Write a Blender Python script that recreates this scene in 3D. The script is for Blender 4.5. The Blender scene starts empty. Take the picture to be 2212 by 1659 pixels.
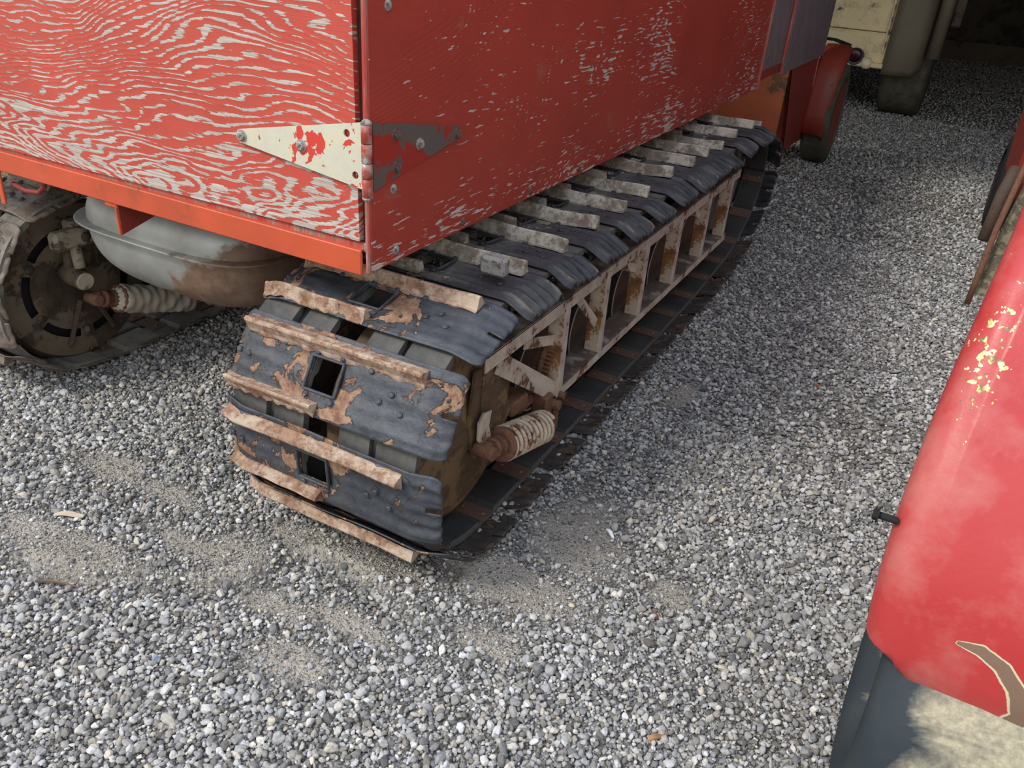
import bpy, math, random
import numpy as np
from mathutils import Vector, Matrix
random.seed(7); rng = np.random.default_rng(7)
C = bpy.context.scene.collection
S = bpy.context.scene

# ------------------------------------------------------------ camera
W_, H_ = 2212, 1659
FPX = 1745.0
cx, cy = 1106.0, 829.5
def _n(v): v = np.array(v, float); return v / np.linalg.norm(v)
_dy = _n([2170 - cx, -60 - cy, FPX])
_dz = _n([860 - cx, 3960 - cy, FPX]); _dz = _n(_dz - _dz.dot(_dy) * _dy)
_up = -_dz; _rt = np.cross(_dy, _up)
RW = np.array([_rt, _dy, _up])            # world = RW @ cam(x right, y down, z forward)
CAM = np.array([0.0, 0.0, 1.5])
cam_d = bpy.data.cameras.new('camera'); cam = bpy.data.objects.new('camera', cam_d); C.objects.link(cam)
cam_d.sensor_width = 36; cam_d.lens = FPX / W_ * 36; cam_d.clip_start = .02; cam_d.clip_end = 200
Xc = RW @ np.array([1, 0, 0]); Yc = RW @ np.array([0, -1, 0]); Zc = RW @ np.array([0, 0, -1])
cam.matrix_world = Matrix(((Xc[0], Yc[0], Zc[0], CAM[0]), (Xc[1], Yc[1], Zc[1], CAM[1]), (Xc[2], Yc[2], Zc[2], CAM[2]), (0, 0, 0, 1)))
S.camera = cam
def proj(P):
    P = np.atleast_2d(P); c = (P - CAM) @ RW
    return cx + FPX * c[:, 0] / c[:, 2], cy + FPX * c[:, 1] / c[:, 2], c[:, 2]

# ------------------------------------------------------------ light
S.view_settings.view_transform = 'Standard'; S.view_settings.look = 'None'
S.view_settings.gamma = 1; S.view_settings.use_curve_mapping = False
S.view_settings.exposure = 0.0
w = bpy.data.worlds.new('sky'); S.world = w; w.use_nodes = True
wn = w.node_tree.nodes; wl = w.node_tree.links
bg = wn['Background']; bg.inputs[1].default_value = 1.45
tc = wn.new('ShaderNodeTexCoord'); sx = wn.new('ShaderNodeSeparateXYZ'); wl.new(tc.outputs['Generated'], sx.inputs[0])
rp = wn.new('ShaderNodeValToRGB'); wl.new(sx.outputs['Z'], rp.inputs[0]); wl.new(rp.outputs[0], bg.inputs[0])
e = rp.color_ramp.elements
e[0].position = 0; e[0].color = (.62, .58, .52, 1); e[1].position = .9; e[1].color = (.80, .92, 1.15, 1)
m_ = e.new(.12); m_.color = (1.0, .99, .97, 1)
sun_d = bpy.data.lights.new('sun', 'SUN'); sun = bpy.data.objects.new('sun', sun_d); C.objects.link(sun)
sun_d.energy = 2.7; sun_d.angle = math.radians(14); sun_d.color = (1.0, .955, .89)
sun.rotation_euler = Vector((.42, .60, -.80)).to_track_quat('-Z', 'Y').to_euler()
sun.location = (-3, -4, 6)

# ------------------------------------------------------------ node helpers
class N:
    def __init__(s, name, rough=.7, metal=0.0, spec=.4):
        s.m = bpy.data.materials.new(name); s.m.use_nodes = True
        s.t = s.m.node_tree; s.n = s.t.nodes; s.b = s.n['Principled BSDF']
        s.b.inputs['Roughness'].default_value = rough; s.b.inputs['Metallic'].default_value = metal
        s.b.inputs['Specular IOR Level'].default_value = spec
        s.co = None
    def L(s, a, b): s.t.links.new(a, b)
    def put(s, sock, v):
        if isinstance(v, (int, float)): sock.default_value = v
        elif isinstance(v, (tuple, list)): sock.default_value = tuple(v) + ((1,) if len(v) == 3 and len(sock.default_value) == 4 else ())
        else: s.L(v, sock)
    def coord(s, scale=(1, 1, 1), rnd=False, rot=(0, 0, 0)):
        c = s.n.new('ShaderNodeTexCoord').outputs['Object']
        if rnd:
            oi = s.n.new('ShaderNodeObjectInfo'); mu = s.n.new('ShaderNodeVectorMath'); mu.operation = 'MULTIPLY_ADD'
            s.L(oi.outputs['Random'], mu.inputs[0]); mu.inputs[1].default_value = (37, 51, 23); s.L(c, mu.inputs[2]); c = mu.outputs[0]
        mp = s.n.new('ShaderNodeMapping'); mp.inputs['Scale'].default_value = scale; mp.inputs['Rotation'].default_value = rot
        s.L(c, mp.inputs['Vector']); return mp.outputs[0]
    def noise(s, co, scale, detail=6, rough=.6, dist=0, out=0):
        t = s.n.new('ShaderNodeTexNoise'); s.L(co, t.inputs['Vector']); t.inputs['Scale'].default_value = scale
        t.inputs['Detail'].default_value = detail; t.inputs['Roughness'].default_value = rough; t.inputs['Distortion'].default_value = dist
        return t.outputs[out]
    def voro(s, co, scale, feat='F1', out=0, rand=1):
        t = s.n.new('ShaderNodeTexVoronoi'); t.feature = feat; s.L(co, t.inputs['Vector']); t.inputs['Scale'].default_value = scale
        t.inputs['Randomness'].default_value = rand; return t.outputs[out]
    def step(s, v, a, b, inv=False):
        r = s.n.new('ShaderNodeMapRange'); s.put(r.inputs[0], v); r.inputs[1].default_value = a; r.inputs[2].default_value = b
        r.inputs[3].default_value = 1.0 if inv else 0.0; r.inputs[4].default_value = 0.0 if inv else 1.0; return r.outputs[0]
    def math(s, op, a, b=0.0, c=0.0):
        t = s.n.new('ShaderNodeMath'); t.operation = op; s.put(t.inputs[0], a); s.put(t.inputs[1], b); s.put(t.inputs[2], c); return t.outputs[0]
    def mix(s, f, a, b, mode='MIX'):
        t = s.n.new('ShaderNodeMix'); t.data_type = 'RGBA'; t.blend_type = mode
        s.put(t.inputs[0], f); s.put(t.inputs[6], a); s.put(t.inputs[7], b); return t.outputs[2]
    def ramp(s, v, stops):
        r = s.n.new('ShaderNodeValToRGB'); s.L(v, r.inputs[0]); el = r.color_ramp.elements
        el[0].position, el[0].color = stops[0][0], tuple(stops[0][1]) + (1,)
        el[1].position, el[1].color = stops[-1][0], tuple(stops[-1][1]) + (1,)
        for p, c in stops[1:-1]: q = el.new(p); q.color = tuple(c) + (1,)
        return r.outputs[0]
    def bump(s, h, dist=.002, strength=1.0, prev=None):
        b = s.n.new('ShaderNodeBump'); s.L(h, b.inputs['Height']); b.inputs['Distance'].default_value = dist; b.inputs['Strength'].default_value = strength
        if prev is not None: s.L(prev, b.inputs['Normal'])
        return b.outputs[0]
    def attr(s, name, typ='GEOMETRY', out='Fac'):
        a = s.n.new('ShaderNodeAttribute'); a.attribute_name = name; a.attribute_type = typ; return a.outputs[out]
    def normz(s):
        g = s.n.new('ShaderNodeNewGeometry'); x = s.n.new('ShaderNodeSeparateXYZ'); s.L(g.outputs['Normal'], x.inputs[0]); return x.outputs['Z']
    def end(s, col, rough=None, normal=None, metal=None):
        s.put(s.b.inputs['Base Color'], col)
        if rough is not None: s.put(s.b.inputs['Roughness'], rough)
        if metal is not None: s.put(s.b.inputs['Metallic'], metal)
        if normal is not None: s.L(normal, s.b.inputs['Normal'])
        return s.m

def painted(name, paint, under, cover=.5, scale=9, rust2=None, rough=.5, dust=None, rnd=False, metal=0, fine=60, amt=.04, bumpd=.0008, patch_stretch=(1, 1, 1)):
    """paint over rust: patches of bare metal where the noise passes a threshold"""
    k = N(name, rough, metal); co = k.coord(patch_stretch, rnd)
    n1 = k.noise(co, scale, 8, .65); n2 = k.noise(co, fine, 4, .6)
    f = k.math('MULTIPLY_ADD', n2, .18, n1)
    msk = k.step(f, cover + .09 - amt / 2, cover + .09 + amt / 2)
    r2 = rust2 or tuple(c * .45 for c in under)
    uc = k.mix(k.step(k.noise(co, scale * 3, 6, .7), .35, .65), under, r2)
    pc = k.mix(k.step(k.noise(co, scale * .6, 5, .6), .3, .75), paint, tuple(c * .78 for c in paint))
    # faint rust bleeding around the chips
    halo = k.step(f, cover - .08, cover + .1)
    pc = k.mix(k.math('MULTIPLY', halo, .45), pc, under)
    col = k.mix(msk, pc, uc)
    if dust:
        z = k.step(k.normz(), .5, .95)
        col = k.mix(k.math('MULTIPLY', z, k.step(n1, .25, .5)), col, dust)
    nb = k.bump(k.math('MULTIPLY_ADD', n2, .25, k.math('MULTIPLY', msk, -1)), bumpd)
    return k.end(col, k.mix(msk, (rough,) * 3, (.85,) * 3), nb)

# plywood -------------------------------------------------------
def plywood(name, red, gw=.22, dw=.72, aw=.52, th=.885, lowz=(.86, 1.05), loww=.15, fm=330.0, fz=260.0, ds=(13, 140), seed=0.0):
    k = N(name, .6)
    c = k.n.new('ShaderNodeTexCoord').outputs['Object']; sp = k.n.new('ShaderNodeSeparateXYZ'); k.L(c, sp.inputs[0])
    along = k.math('ADD', sp.outputs[0], sp.outputs[1])
    wp = k.n.new('ShaderNodeSeparateXYZ'); k.L(k.n.new('ShaderNodeNewGeometry').outputs['Position'], wp.inputs[0]); zw = wp.outputs[2]
    cb = k.n.new('ShaderNodeCombineXYZ'); k.L(k.math('ADD', along, seed), cb.inputs[0]); k.L(sp.outputs[2], cb.inputs[1]); cb.inputs[2].default_value = seed
    co = cb.outputs[0]
    def st(sx_, sy_):
        mp = k.n.new('ShaderNodeMapping'); mp.inputs['Scale'].default_value = (sx_, sy_, 1); k.L(co, mp.inputs['Vector']); return mp.outputs[0]
    field = k.noise(st(.9, 2.6), 1.0, 4.0, .42, .35)              # cathedral grain: contours of a smooth field
    grain = k.math('SINE', k.math('MULTIPLY_ADD', field, fm, k.math('MULTIPLY', sp.outputs[2], fz)))
    grain = k.math('POWER', k.math('MULTIPLY_ADD', grain, .5, .5), 1.4)
    dash = k.noise(st(ds[0], ds[1]), 1.0, 4.5, .6)
    area = k.noise(st(1.6, 3.0), 1.0, 3, .6)
    fleck = k.noise(st(60, 200), 1.0, 2, .5)
    # lower boards weather more
    low = k.step(k.math('MULTIPLY_ADD', area, .4, k.math('SUBTRACT', zw, .2)), lowz[0], lowz[1], inv=True)
    v = k.math('MULTIPLY_ADD', grain, gw, k.math('MULTIPLY', dash, dw))
    v = k.math('MULTIPLY_ADD', area, aw, v)
    v = k.math('MULTIPLY_ADD', low, loww, v)
    v = k.math('MULTIPLY_ADD', fleck, .16, v)
    msk = k.step(v, th, th + .018)
    fib = k.noise(st(5, 420), 1.0, 3, .6)
    wood = k.mix(k.step(fib, .35, .65), (.31, .25, .21), (.56, .49, .43))
    paint = k.mix(k.step(k.noise(st(2.5, 4), 1.0, 5, .6), .3, .7), red, tuple(c_ * .8 for c_ in red))
    dirty = k.step(k.noise(st(6, 9), 1.0, 5, .7), .60, .72)
    paint = k.mix(k.math('MULTIPLY', dirty, .35), paint, (.30, .16, .11))
    col = k.mix(msk, paint, wood)
    h = k.math('MULTIPLY_ADD', msk, -1.0, k.math('MULTIPLY', fib, .35)); h = k.math('MULTIPLY_ADD', grain, .25, h)
    return k.end(col, k.mix(msk, (.52,) * 3, (.9,) * 3), k.bump(h, .0012, .8))

M = {}
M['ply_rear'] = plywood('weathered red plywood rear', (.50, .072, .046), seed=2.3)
M['ply_side'] = plywood('weathered red plywood side', (.36, .046, .028), .10, .92, .75, 1.135, (.80, 1.0), .13, 240.0, 170.0, (11, 95), 7.1)  # red lowered so the colour carries the shade of this side face
M['barrel'] = painted('red barrel with bare zinc spots', (.34, .045, .03), (.55, .54, .48), .585, 26, rust2=(.45, .44, .38), rough=.5)
M['ply_grey'] = painted('bare purple grey plywood', (.15, .105, .115), (.22, .19, .19), .58, 26, rough=.8, patch_stretch=(1, 1, .25))
M['beam'] = painted('orange red painted steel', (.55, .088, .034), (.16, .05, .03), .72, 10, rough=.45, fine=90)
M['redsteel'] = painted('dark red painted steel', (.25, .032, .022), (.14, .05, .03), .70, 12, rough=.5)
M['rededge'] = painted('cracked red painted wood edge', (.42, .045, .035), (.40, .24, .18), .56, 30, rough=.55, patch_stretch=(1, 1, .15))
M['darkgap'] = painted('shade-dark maroon wood', (.085, .018, .014), (.05, .02, .015), .6, 10, rough=.8)  # near-black maroon carries the shade of the door gap in its colour
M['orangepanel'] = painted('rust orange sheet steel', (.33, .075, .03), (.11, .05, .02), .55, 3, rough=.5)
M['farred'] = painted('red orange fender steel', (.25, .036, .020), (.15, .06, .035), .66, 3, rough=.5)
M['cream'] = painted('chipped cream frame paint', (.62, .55, .45), (.22, .11, .05), .585, 12, rust2=(.10, .055, .035), dust=(.105, .082, .065), rough=.5, amt=.03)
M['creamrust'] = painted('rust streaked cream paint', (.64, .57, .45), (.38, .16, .045), .50, 9, rust2=(.13, .06, .03), rough=.55, amt=.05)
M['gold'] = painted('golden rust', (.21, .135, .06), (.125, .075, .038), .5, 9, rust2=(.07, .042, .025), rough=.75)
M['rust'] = painted('brown rust', (.17, .085, .05), (.24, .11, .055), .55, 25, rust2=(.07, .04, .03), rough=.85)
M['rustdark'] = painted('dark dusty steel', (.075, .055, .042), (.13, .075, .045), .55, 20, rough=.85)
M['backplate'] = painted('brown steel back plate', (.105, .072, .052), (.17, .095, .06), .55, 20, rough=.85)
M['hub'] = painted('dusty olive brown wheel', (.16, .125, .08), (.075, .05, .032), .50, 5, rough=.85)
M['hubarm'] = painted('dusty beige casting', (.38, .32, .23), (.12, .09, .065), .60, 14, rough=.85)
M['springc'] = painted('cream spring with rust', (.66, .54, .39), (.22, .09, .045), .58, 22, rough=.6)
M['boltm'] = painted('zinc bolt', (.36, .35, .33), (.20, .17, .14), .6, 60, rough=.5, metal=.2)
M['rustbolt'] = painted('weathered bolt head', (.20, .085, .06), (.14, .10, .08), .5, 60, rough=.7)
M['whitecream'] = painted('cream truck paint', (.78, .64, .37), (.10, .07, .05), .68, 5, rough=.45, fine=40)
M['olivefend'] = painted('dirty olive cream fender', (.15, .125, .085), (.09, .07, .05), .72, 3, rough=.5)
M['board'] = painted('dusty brown boards', (.14, .105, .075), (.09, .06, .045), .6, 3, rough=.9)
M['barn'] = painted('dark barn wood', (.16, .13, .10), (.10, .08, .06), .5, 2, rough=.9)
M['olive'] = painted('mottled olive inner steel', (.24, .22, .13), (.14, .12, .08), .5, 22, rough=.8)
M['lampblack'] = painted('dark lamp housing', (.06, .055, .06), (.09, .08, .08), .6, 20, rough=.5)
k = N('dark red lens', .25); M['lens'] = k.end((.030, .006, .012))
k = N('cream lens', .3); M['clens'] = k.end((.75, .66, .45))

k = N('zinc hinge with red paint', .42, .35); co = k.coord()      # galvanised with leftovers of red paint
n1 = k.noise(co, 22, 5, .6, .4); z = k.mix(k.step(k.noise(co, 18, 5, .7), .35, .7), (.66, .64, .54), (.74, .70, .50))
gp = k.n.new('ShaderNodeVectorMath'); gp.operation = 'DISTANCE'; k.L(k.n.new('ShaderNodeNewGeometry').outputs['Position'], gp.inputs[0]); gp.inputs[1].default_value = (-1.243, 1.39, 1.072)
n1 = k.math('MULTIPLY_ADD', k.step(gp.outputs['Value'], .015, .06, inv=True), .17, k.math('MULTIPLY', n1, .96))
ms = k.step(n1, .585, .60); M['zinc'] = k.end(k.mix(ms, z, (.55, .05, .035)), normal=k.bump(k.noise(co, 150, 3), .0003), metal=k.mix(ms, (.4,) * 3, (0,) * 3))
k = N('shaded zinc hinge with red paint', .5, .3); co = k.coord(); n1 = k.noise(co, 6, 5, .6, .4)  # same zinc as the door leaf, darkened to paint in the side's shade
ms = k.step(n1, .52, .53); M['zinc_shaded'] = k.end(k.mix(ms, (.125, .112, .095), (.36, .035, .024)), normal=k.bump(k.noise(co, 150, 3), .0003))

def shoe_mat(name, rub, bare, bare2, thr, worn=1.0, cream=(.5, .4, .3), dusta=.10):
    k = N(name, .6, 0, .35); co = k.coord(rnd=True)
    wear = k.attr('wear')
    n1 = k.noise(co, 8, 7, .58, 1.3); n2 = k.noise(co, 55, 5, .65)
    f = k.math('MULTIPLY_ADD', wear, .34 * worn, n1); f = k.math('MULTIPLY_ADD', n2, .07, f)
    msk = k.step(f, thr, thr + .012)
    edge = k.math('MULTIPLY', k.step(f, thr - .03, thr), k.step(f, thr, thr + .03, inv=True))
    b = k.mix(k.step(k.noise(co, 30, 8, .75), .40, .58), bare, bare2)
    b = k.mix(k.math('MULTIPLY', k.step(wear, .5, .9), k.step(k.math('MULTIPLY_ADD', k.noise(co, 45, 6, .75), .5, k.math('MULTIPLY', k.noise(co, 10, 4, .6), .5)), .46, .56)), b, cream)
    r = k.mix(k.step(k.noise(co, 14, 6, .7), .4, .75), rub, tuple(c * 1.9 + .012 for c in rub))
    r = k.mix(k.math('MULTIPLY', k.step(k.math('MULTIPLY_ADD', n2, .5, wear), .40, .85), dusta), r, (.26, .23, .18))
    col = k.mix(msk, r, b)
    col = k.mix(k.math('MULTIPLY', edge, .55), col, (.025, .022, .022))
    h = k.math('MULTIPLY_ADD', msk, -1.0, k.math('MULTIPLY', n2, .5))
    h = k.math('MULTIPLY_ADD', k.noise(co, 26, 5, .6), .55, h)
    return k.end(col, k.mix(msk, (.50,) * 3, (.85,) * 3), k.bump(h, .0055, .95))
M['shoe_rust'] = shoe_mat('peeling rubber over rust', (.036, .040, .047), (.16, .075, .045), (.30, .19, .12), .635, .9, (.43, .335, .25))
M['shoe_cream'] = shoe_mat('rubber with worn cream steel', (.030, .030, .032), (.24, .20, .15), (.17, .135, .10), .84, 1.9, (.50, .46, .37), .55)
M['shoe_dark'] = shoe_mat('dark brown worn shoe', (.045, .038, .032), (.12, .075, .048), (.075, .05, .036), .58, .8, (.20, .15, .11))
M['shoe_brown'] = shoe_mat('dry brown steel shoe', (.095, .072, .055), (.17, .13, .092), (.085, .06, .045), .60, 1.0, (.22, .18, .13))
k = N('black rubber with dusty edges', .8, 0, .25); co = k.coord(rnd=False); n1 = k.noise(co, 30, 6, .7)
e1 = k.attr('edge'); f = k.math('MULTIPLY_ADD', n1, .8, e1); M['belt'] = k.end(k.mix(k.step(f, .85, 1.35), k.mix(k.step(k.noise(co, 6), .3, .7), (.030, .031, .032), (.055, .054, .050)), (.115, .11, .10)), normal=k.bump(k.noise(co, 220, 4, .7), .0012))
k = N('dusty grey rubber', .85, 0, .25); co = k.coord(); M['beltdusty'] = k.end(k.mix(k.step(k.noise(co, 9, 6, .7), .3, .62), (.07, .068, .062), (.20, .185, .15)), normal=k.bump(k.noise(co, 150, 4, .7), .001))
k = N('blue grey wheel rubber', .6); co = k.coord(); M['tube'] = k.end(k.mix(k.step(k.noise(co, 8, 5, .6), .3, .7), (.075, .082, .092), (.16, .15, .135)), normal=k.bump(k.noise(co, 60, 4), .0008))
k = N('tank metal', .5, .35); co = k.coord(); sp = k.n.new('ShaderNodeSeparateXYZ'); k.L(co, sp.inputs[0])
f = k.math('MULTIPLY_ADD', k.noise(co, 7, 6, .6), .9, k.math('MULTIPLY_ADD', sp.outputs[0], 1.5, k.math('MULTIPLY', sp.outputs[2], -2.4)))
ms = k.step(f, .68, .76)
g = k.mix(k.step(k.noise(co, 5, 6, .65), .35, .7), (.30, .30, .27), (.46, .46, .43))
ru = k.mix(k.step(k.noise(co, 10, 7, .7), .35, .7), (.13, .065, .04), (.26, .18, .12))
M['tank'] = k.end(k.mix(ms, g, ru), rough=k.mix(ms, (.5,) * 3, (.8,) * 3), normal=k.bump(k.noise(co, 60, 5), .0008), metal=k.mix(ms, (.45,) * 3, (0,) * 3))
k = N('grey beige cloth', .95, 0, .1); co = k.coord(); M['cloth'] = k.end(k.mix(k.step(k.noise(co, 16, 5, .7), .3, .7), (.36, .31, .24), (.47, .42, .34)), normal=k.bump(k.noise(co, 500, 3), .0006))

k = N('faded red fender paint', .38, 0, .5); co = k.coord()
n1 = k.noise(co, 2.2, 5, .55); base = k.mix(k.step(n1, .35, .65), (.41, .031, .031), (.45, .058, .052))
base = k.mix(k.math('MULTIPLY', k.step(k.noise(co, 5, 6, .65), .48, .66), .6), base, (.48, .17, .145))
spz = k.n.new('ShaderNodeSeparateXYZ'); k.L(co, spz.inputs[0])
loc = k.attr('chips')
cn = k.noise(k.coord((1, 1, 1)), 75, 2, .5); ch = k.math('MULTIPLY_ADD', loc, .30, cn)
chm = k.step(ch, .815, .83)
chc = k.ramp(k.noise(co, 70, 2), [(.40, (.17, .13, .07)), (.5, (.62, .50, .14)), (.6, (.66, .62, .42))])
sc = k.attr('scrape'); scm = k.step(k.math('MULTIPLY_ADD', k.noise(co, 30, 5, .7), .3, sc), .62, .65)
col = k.mix(chm, base, chc); col = k.mix(scm, col, k.mix(k.step(k.math('MULTIPLY_ADD', k.noise(co, 30, 5, .7), .3, sc), .74, .78), (.58, .50, .32), (.20, .125, .085)))
col = k.mix(k.step(k.noise(co, 60, 4, .5), .735, .75), col, (.30, .16, .10))
M['fender'] = k.end(col, k.mix(k.step(n1, .3, .7), (.34,) * 3, (.5,) * 3), k.bump(k.math('MULTIPLY_ADD', chm, -1., k.noise(co, 90, 3)), .0004))
k = N('dusty black tyre', .75, 0, .3); co = k.coord(); d = k.attr('dust'); f = k.math('MULTIPLY_ADD', k.noise(k.coord((1, 1, 1.6)), 5.5, 8, .6, 1.6), 1.5, d)
col = k.mix(k.step(f, 1.0, 1.38), k.mix(k.step(k.noise(co, 5), .3, .7), (.018, .027, .036), (.04, .048, .05)), k.mix(k.step(k.noise(co, 90, 4, .7), .35, .7), (.25, .225, .16), (.44, .39, .27)))
M['tyre'] = k.end(col, normal=k.bump(k.noise(co, 120, 4, .7), .001))
k = N('dull far tyre', .9, 0, .2); co = k.coord(); M['fartyre'] = k.end(k.mix(k.step(k.noise(co, 12, 6, .7), .35, .7), (.055, .052, .038), (.12, .11, .075)), normal=k.bump(k.noise(co, 90, 4), .002))
k = N('black rubber', .8, 0, .2); M['black'] = k.end((.018, .018, .018))
k = N('rim line', .6); M['rimline'] = k.end((.42, .38, .30))

# gravel --------------------------------------------------------
k = N('gravel stone', .7, 0, .35)
tone = k.attr('tone', 'INSTANCER'); hue = k.attr('hue', 'INSTANCER'); co = k.coord()
base = k.ramp(tone, [(0, (.11, .108, .102)), (.25, (.25, .244, .232)), (.5, (.43, .42, .40)), (.8, (.67, .655, .62)), (1, (.86, .85, .81))])
tint = k.ramp(hue, [(0, (.95, .975, 1.03)), (.5, (1, 1, 1)), (.85, (1.03, .99, .91)), (.97, (1.05, .96, .82)), (1, (1.2, .62, .48))])
col = k.mix(1.0, base, tint, 'MULTIPLY'); col = k.mix(k.step(k.noise(co, 1.6, 5, .7), .35, .7), col, k.mix(1.0, col, (.68, .68, .68), 'MULTIPLY'))
M['stone'] = k.end(col, normal=k.bump(k.noise(co, 5, 4, .7), .25, .35))
k = N('ground grit', .95, 0, .15); g_ = k.n.new('ShaderNodeNewGeometry').outputs['Position']
v1 = k.voro(g_, 190); v1c = k.voro(g_, 190, out=1); v2 = k.voro(g_, 75); v2c = k.voro(g_, 75, out=1)
d = k.attr('dusty')
sx_ = k.n.new('ShaderNodeSeparateColor'); k.L(v1c, sx_.inputs[0]); s2 = k.n.new('ShaderNodeSeparateColor'); k.L(v2c, s2.inputs[0])
dustc = k.mix(k.step(k.noise(g_, 7, 6, .65), .3, .7), (.27, .24, .195), (.40, .36, .30))
gr = k.ramp(sx_.outputs[0], [(0, (.07, .065, .055)), (.5, (.15, .14, .12)), (.85, (.28, .265, .24)), (1, (.50, .48, .44))])  # grit kept dark to paint the shade between the stones
gr2 = k.ramp(s2.outputs[0], [(0, (.07, .065, .06)), (.5, (.14, .135, .125)), (.85, (.33, .32, .30)), (1, (.5, .49, .47))])
gg = k.mix(k.step(s2.outputs[1], .42, .46), gr, gr2)
col = k.mix(k.math('MULTIPLY', k.step(sx_.outputs[1], .08, .22), k.step(d, .15, .6)), gg, dustc)
h = k.math('MULTIPLY_ADD', v1, -.35, k.math('MULTIPLY', v2, -.5))
M['ground'] = k.end(col, normal=k.bump(h, .012, .9))
k = N('pale wood chip', .85); co = k.coord((1, 12, 12)); M['chip'] = k.end(k.mix(k.noise(co, 20, 4), (.42, .34, .24), (.62, .54, .42)))
k = N('dark twig', .9); M['twig'] = k.end((.16, .11, .075))
k = N('orange brown chip', .85); M['leaf'] = k.end((.36, .19, .09))
k = N('white plastic', .35); M['plastic'] = k.end((.72, .76, .80))
k = N('slate shard', .6); M['shard'] = k.end((.24, .29, .38))
k = N('red brown pebble', .8); M['redpeb'] = k.end((.27, .085, .06))

# ------------------------------------------------------------ mesh builder
class MB:
    def __init__(s): s.v = []; s.f = []; s.m = []; s.mats = []; s.at = {}; s.smooth = []
    def mi(s, m):
        if m not in s.mats: s.mats.append(m)
        return s.mats.index(m)
    def add(s, vs, fs, m, smooth=False, **at):
        o = len(s.v); s.v += [tuple(p) for p in vs]; i = s.mi(m)
        for f in fs: s.f.append(tuple(q + o for q in f)); s.m.append(i); s.smooth.append(smooth)
        for k_, a in at.items(): s.at.setdefault(k_, {}); s.at[k_].update({o + j: float(x) for j, x in enumerate(a)})
        return s
    def box(s, c, d, m, R=None, bev=0.0):
        x, y, z = d[0] / 2, d[1] / 2, d[2] / 2; b = min(bev, x * .9, y * .9, z * .9)
        if b <= 0:
            vs = [(sx * x, sy * y, sz * z) for sx in (-1, 1) for sy in (-1, 1) for sz in (-1, 1)]
            fs = [(0, 1, 3, 2), (4, 6, 7, 5), (0, 4, 5, 1), (2, 3, 7, 6), (0, 2, 6, 4), (1, 5, 7, 3)]
        else:
            vs = []; idx = {}
            for sx in (-1, 1):
                for sy in (-1, 1):
                    for sz in (-1, 1):
                        for a, p in (('x', (sx * x, sy * (y - b), sz * (z - b))), ('y', (sx * (x - b), sy * y, sz * (z - b))), ('z', (sx * (x - b), sy * (y - b), sz * z))):
                            idx[(sx, sy, sz, a)] = len(vs); vs.append(p)
            I = lambda *q: idx[q]; fs = []
            for q in (-1, 1):
                fs.append([I(q, -1, -1, 'x'), I(q, 1, -1, 'x'), I(q, 1, 1, 'x'), I(q, -1, 1, 'x')][::q])
                fs.append([I(-1, q, -1, 'y'), I(-1, q, 1, 'y'), I(1, q, 1, 'y'), I(1, q, -1, 'y')][::q])
                fs.append([I(-1, -1, q, 'z'), I(1, -1, q, 'z'), I(1, 1, q, 'z'), I(-1, 1, q, 'z')][::q])
            for p in (-1, 1):
                for q in (-1, 1):
                    fs.append([I(p, q, -1, 'x'), I(p, q, 1, 'x'), I(p, q, 1, 'y'), I(p, q, -1, 'y')][::-p * q])
                    fs.append([I(p, -1, q, 'x'), I(p, 1, q, 'x'), I(p, 1, q, 'z'), I(p, -1, q, 'z')][::p * q])
                    fs.append([I(-1, p, q, 'y'), I(1, p, q, 'y'), I(1, p, q, 'z'), I(-1, p, q, 'z')][::-p * q])
                    for r in (-1, 1): fs.append([I(p, q, r, 'x'), I(p, q, r, 'y'), I(p, q, r, 'z')][::p * q * r])
        R = R or Matrix.Identity(3); c = Vector(c)
        return s.add([c + R @ Vector(p) for p in vs], fs, m)
    def bar(s, a, b, w, h, m, up=(0, 0, 1), bev=.002):
        a = Vector(a); b = Vector(b); d = (b - a); L = d.length; d.normalize(); u = Vector(up); sd = d.cross(u).normalized(); u = sd.cross(d)
        R = Matrix((sd, d, u)).transposed(); return s.box((a + b) / 2, (w, L, h), m, R, bev)
    def lathe(s, a, b, prof, m, n=24, smooth=True, cap=True):
        """prof: list of (t along a->b in metres, radius)"""
        a = Vector(a); d = (Vector(b) - a).normalized(); q = d.to_track_quat('Z', 'Y').to_matrix(); vs = []
        for t, r in prof:
            for i in range(n):
                an = 2 * math.pi * i / n; vs.append(a + q @ Vector((math.cos(an) * r, math.sin(an) * r, t)))
        fs = []
        for j in range(len(prof) - 1):
            for i in range(n): fs.append((j * n + i, j * n + (i + 1) % n, (j + 1) * n + (i + 1) % n, (j + 1) * n + i))
        s.add(vs, fs, m, smooth)
        if cap:
            o = len(s.v) - len(vs); i_ = s.mi(m)
            s.f.append(tuple(range(o + n - 1, o - 1, -1))); s.m.append(i_); s.smooth.append(False)
            o2 = o + (len(prof) - 1) * n; s.f.append(tuple(range(o2, o2 + n))); s.m.append(i_); s.smooth.append(False)
        return s
    def cyl(s, a, b, r, m, n=16, smooth=True):
        L = (Vector(b) - Vector(a)).length; e_ = min(.1 * r, L * .2); return s.lathe(a, b, [(0, r - e_), (e_, r), (L - e_, r), (L, r - e_)], m, n, smooth)
    def hexbolt(s, p, nrm, r, m):
        p = Vector(p); n_ = Vector(nrm).normalized()
        s.lathe(p, p + n_, [(-.001, r * 1.35), (.0012, r * 1.35)], m, 20)
        return s.lathe(p, p + n_, [(0, r), (r * .62, r), (r * .8, r * .82)], m, 6, False)
    def dome(s, p, nrm, r, m, h=.5):
        p = Vector(p); n_ = Vector(nrm).normalized()
        return s.lathe(p, p + n_, [(-.001, r), (r * h * .3, r * .93), (r * h * .7, r * .68), (r * h * .95, r * .3), (r * h, r * .02)], m, 14)
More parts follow.
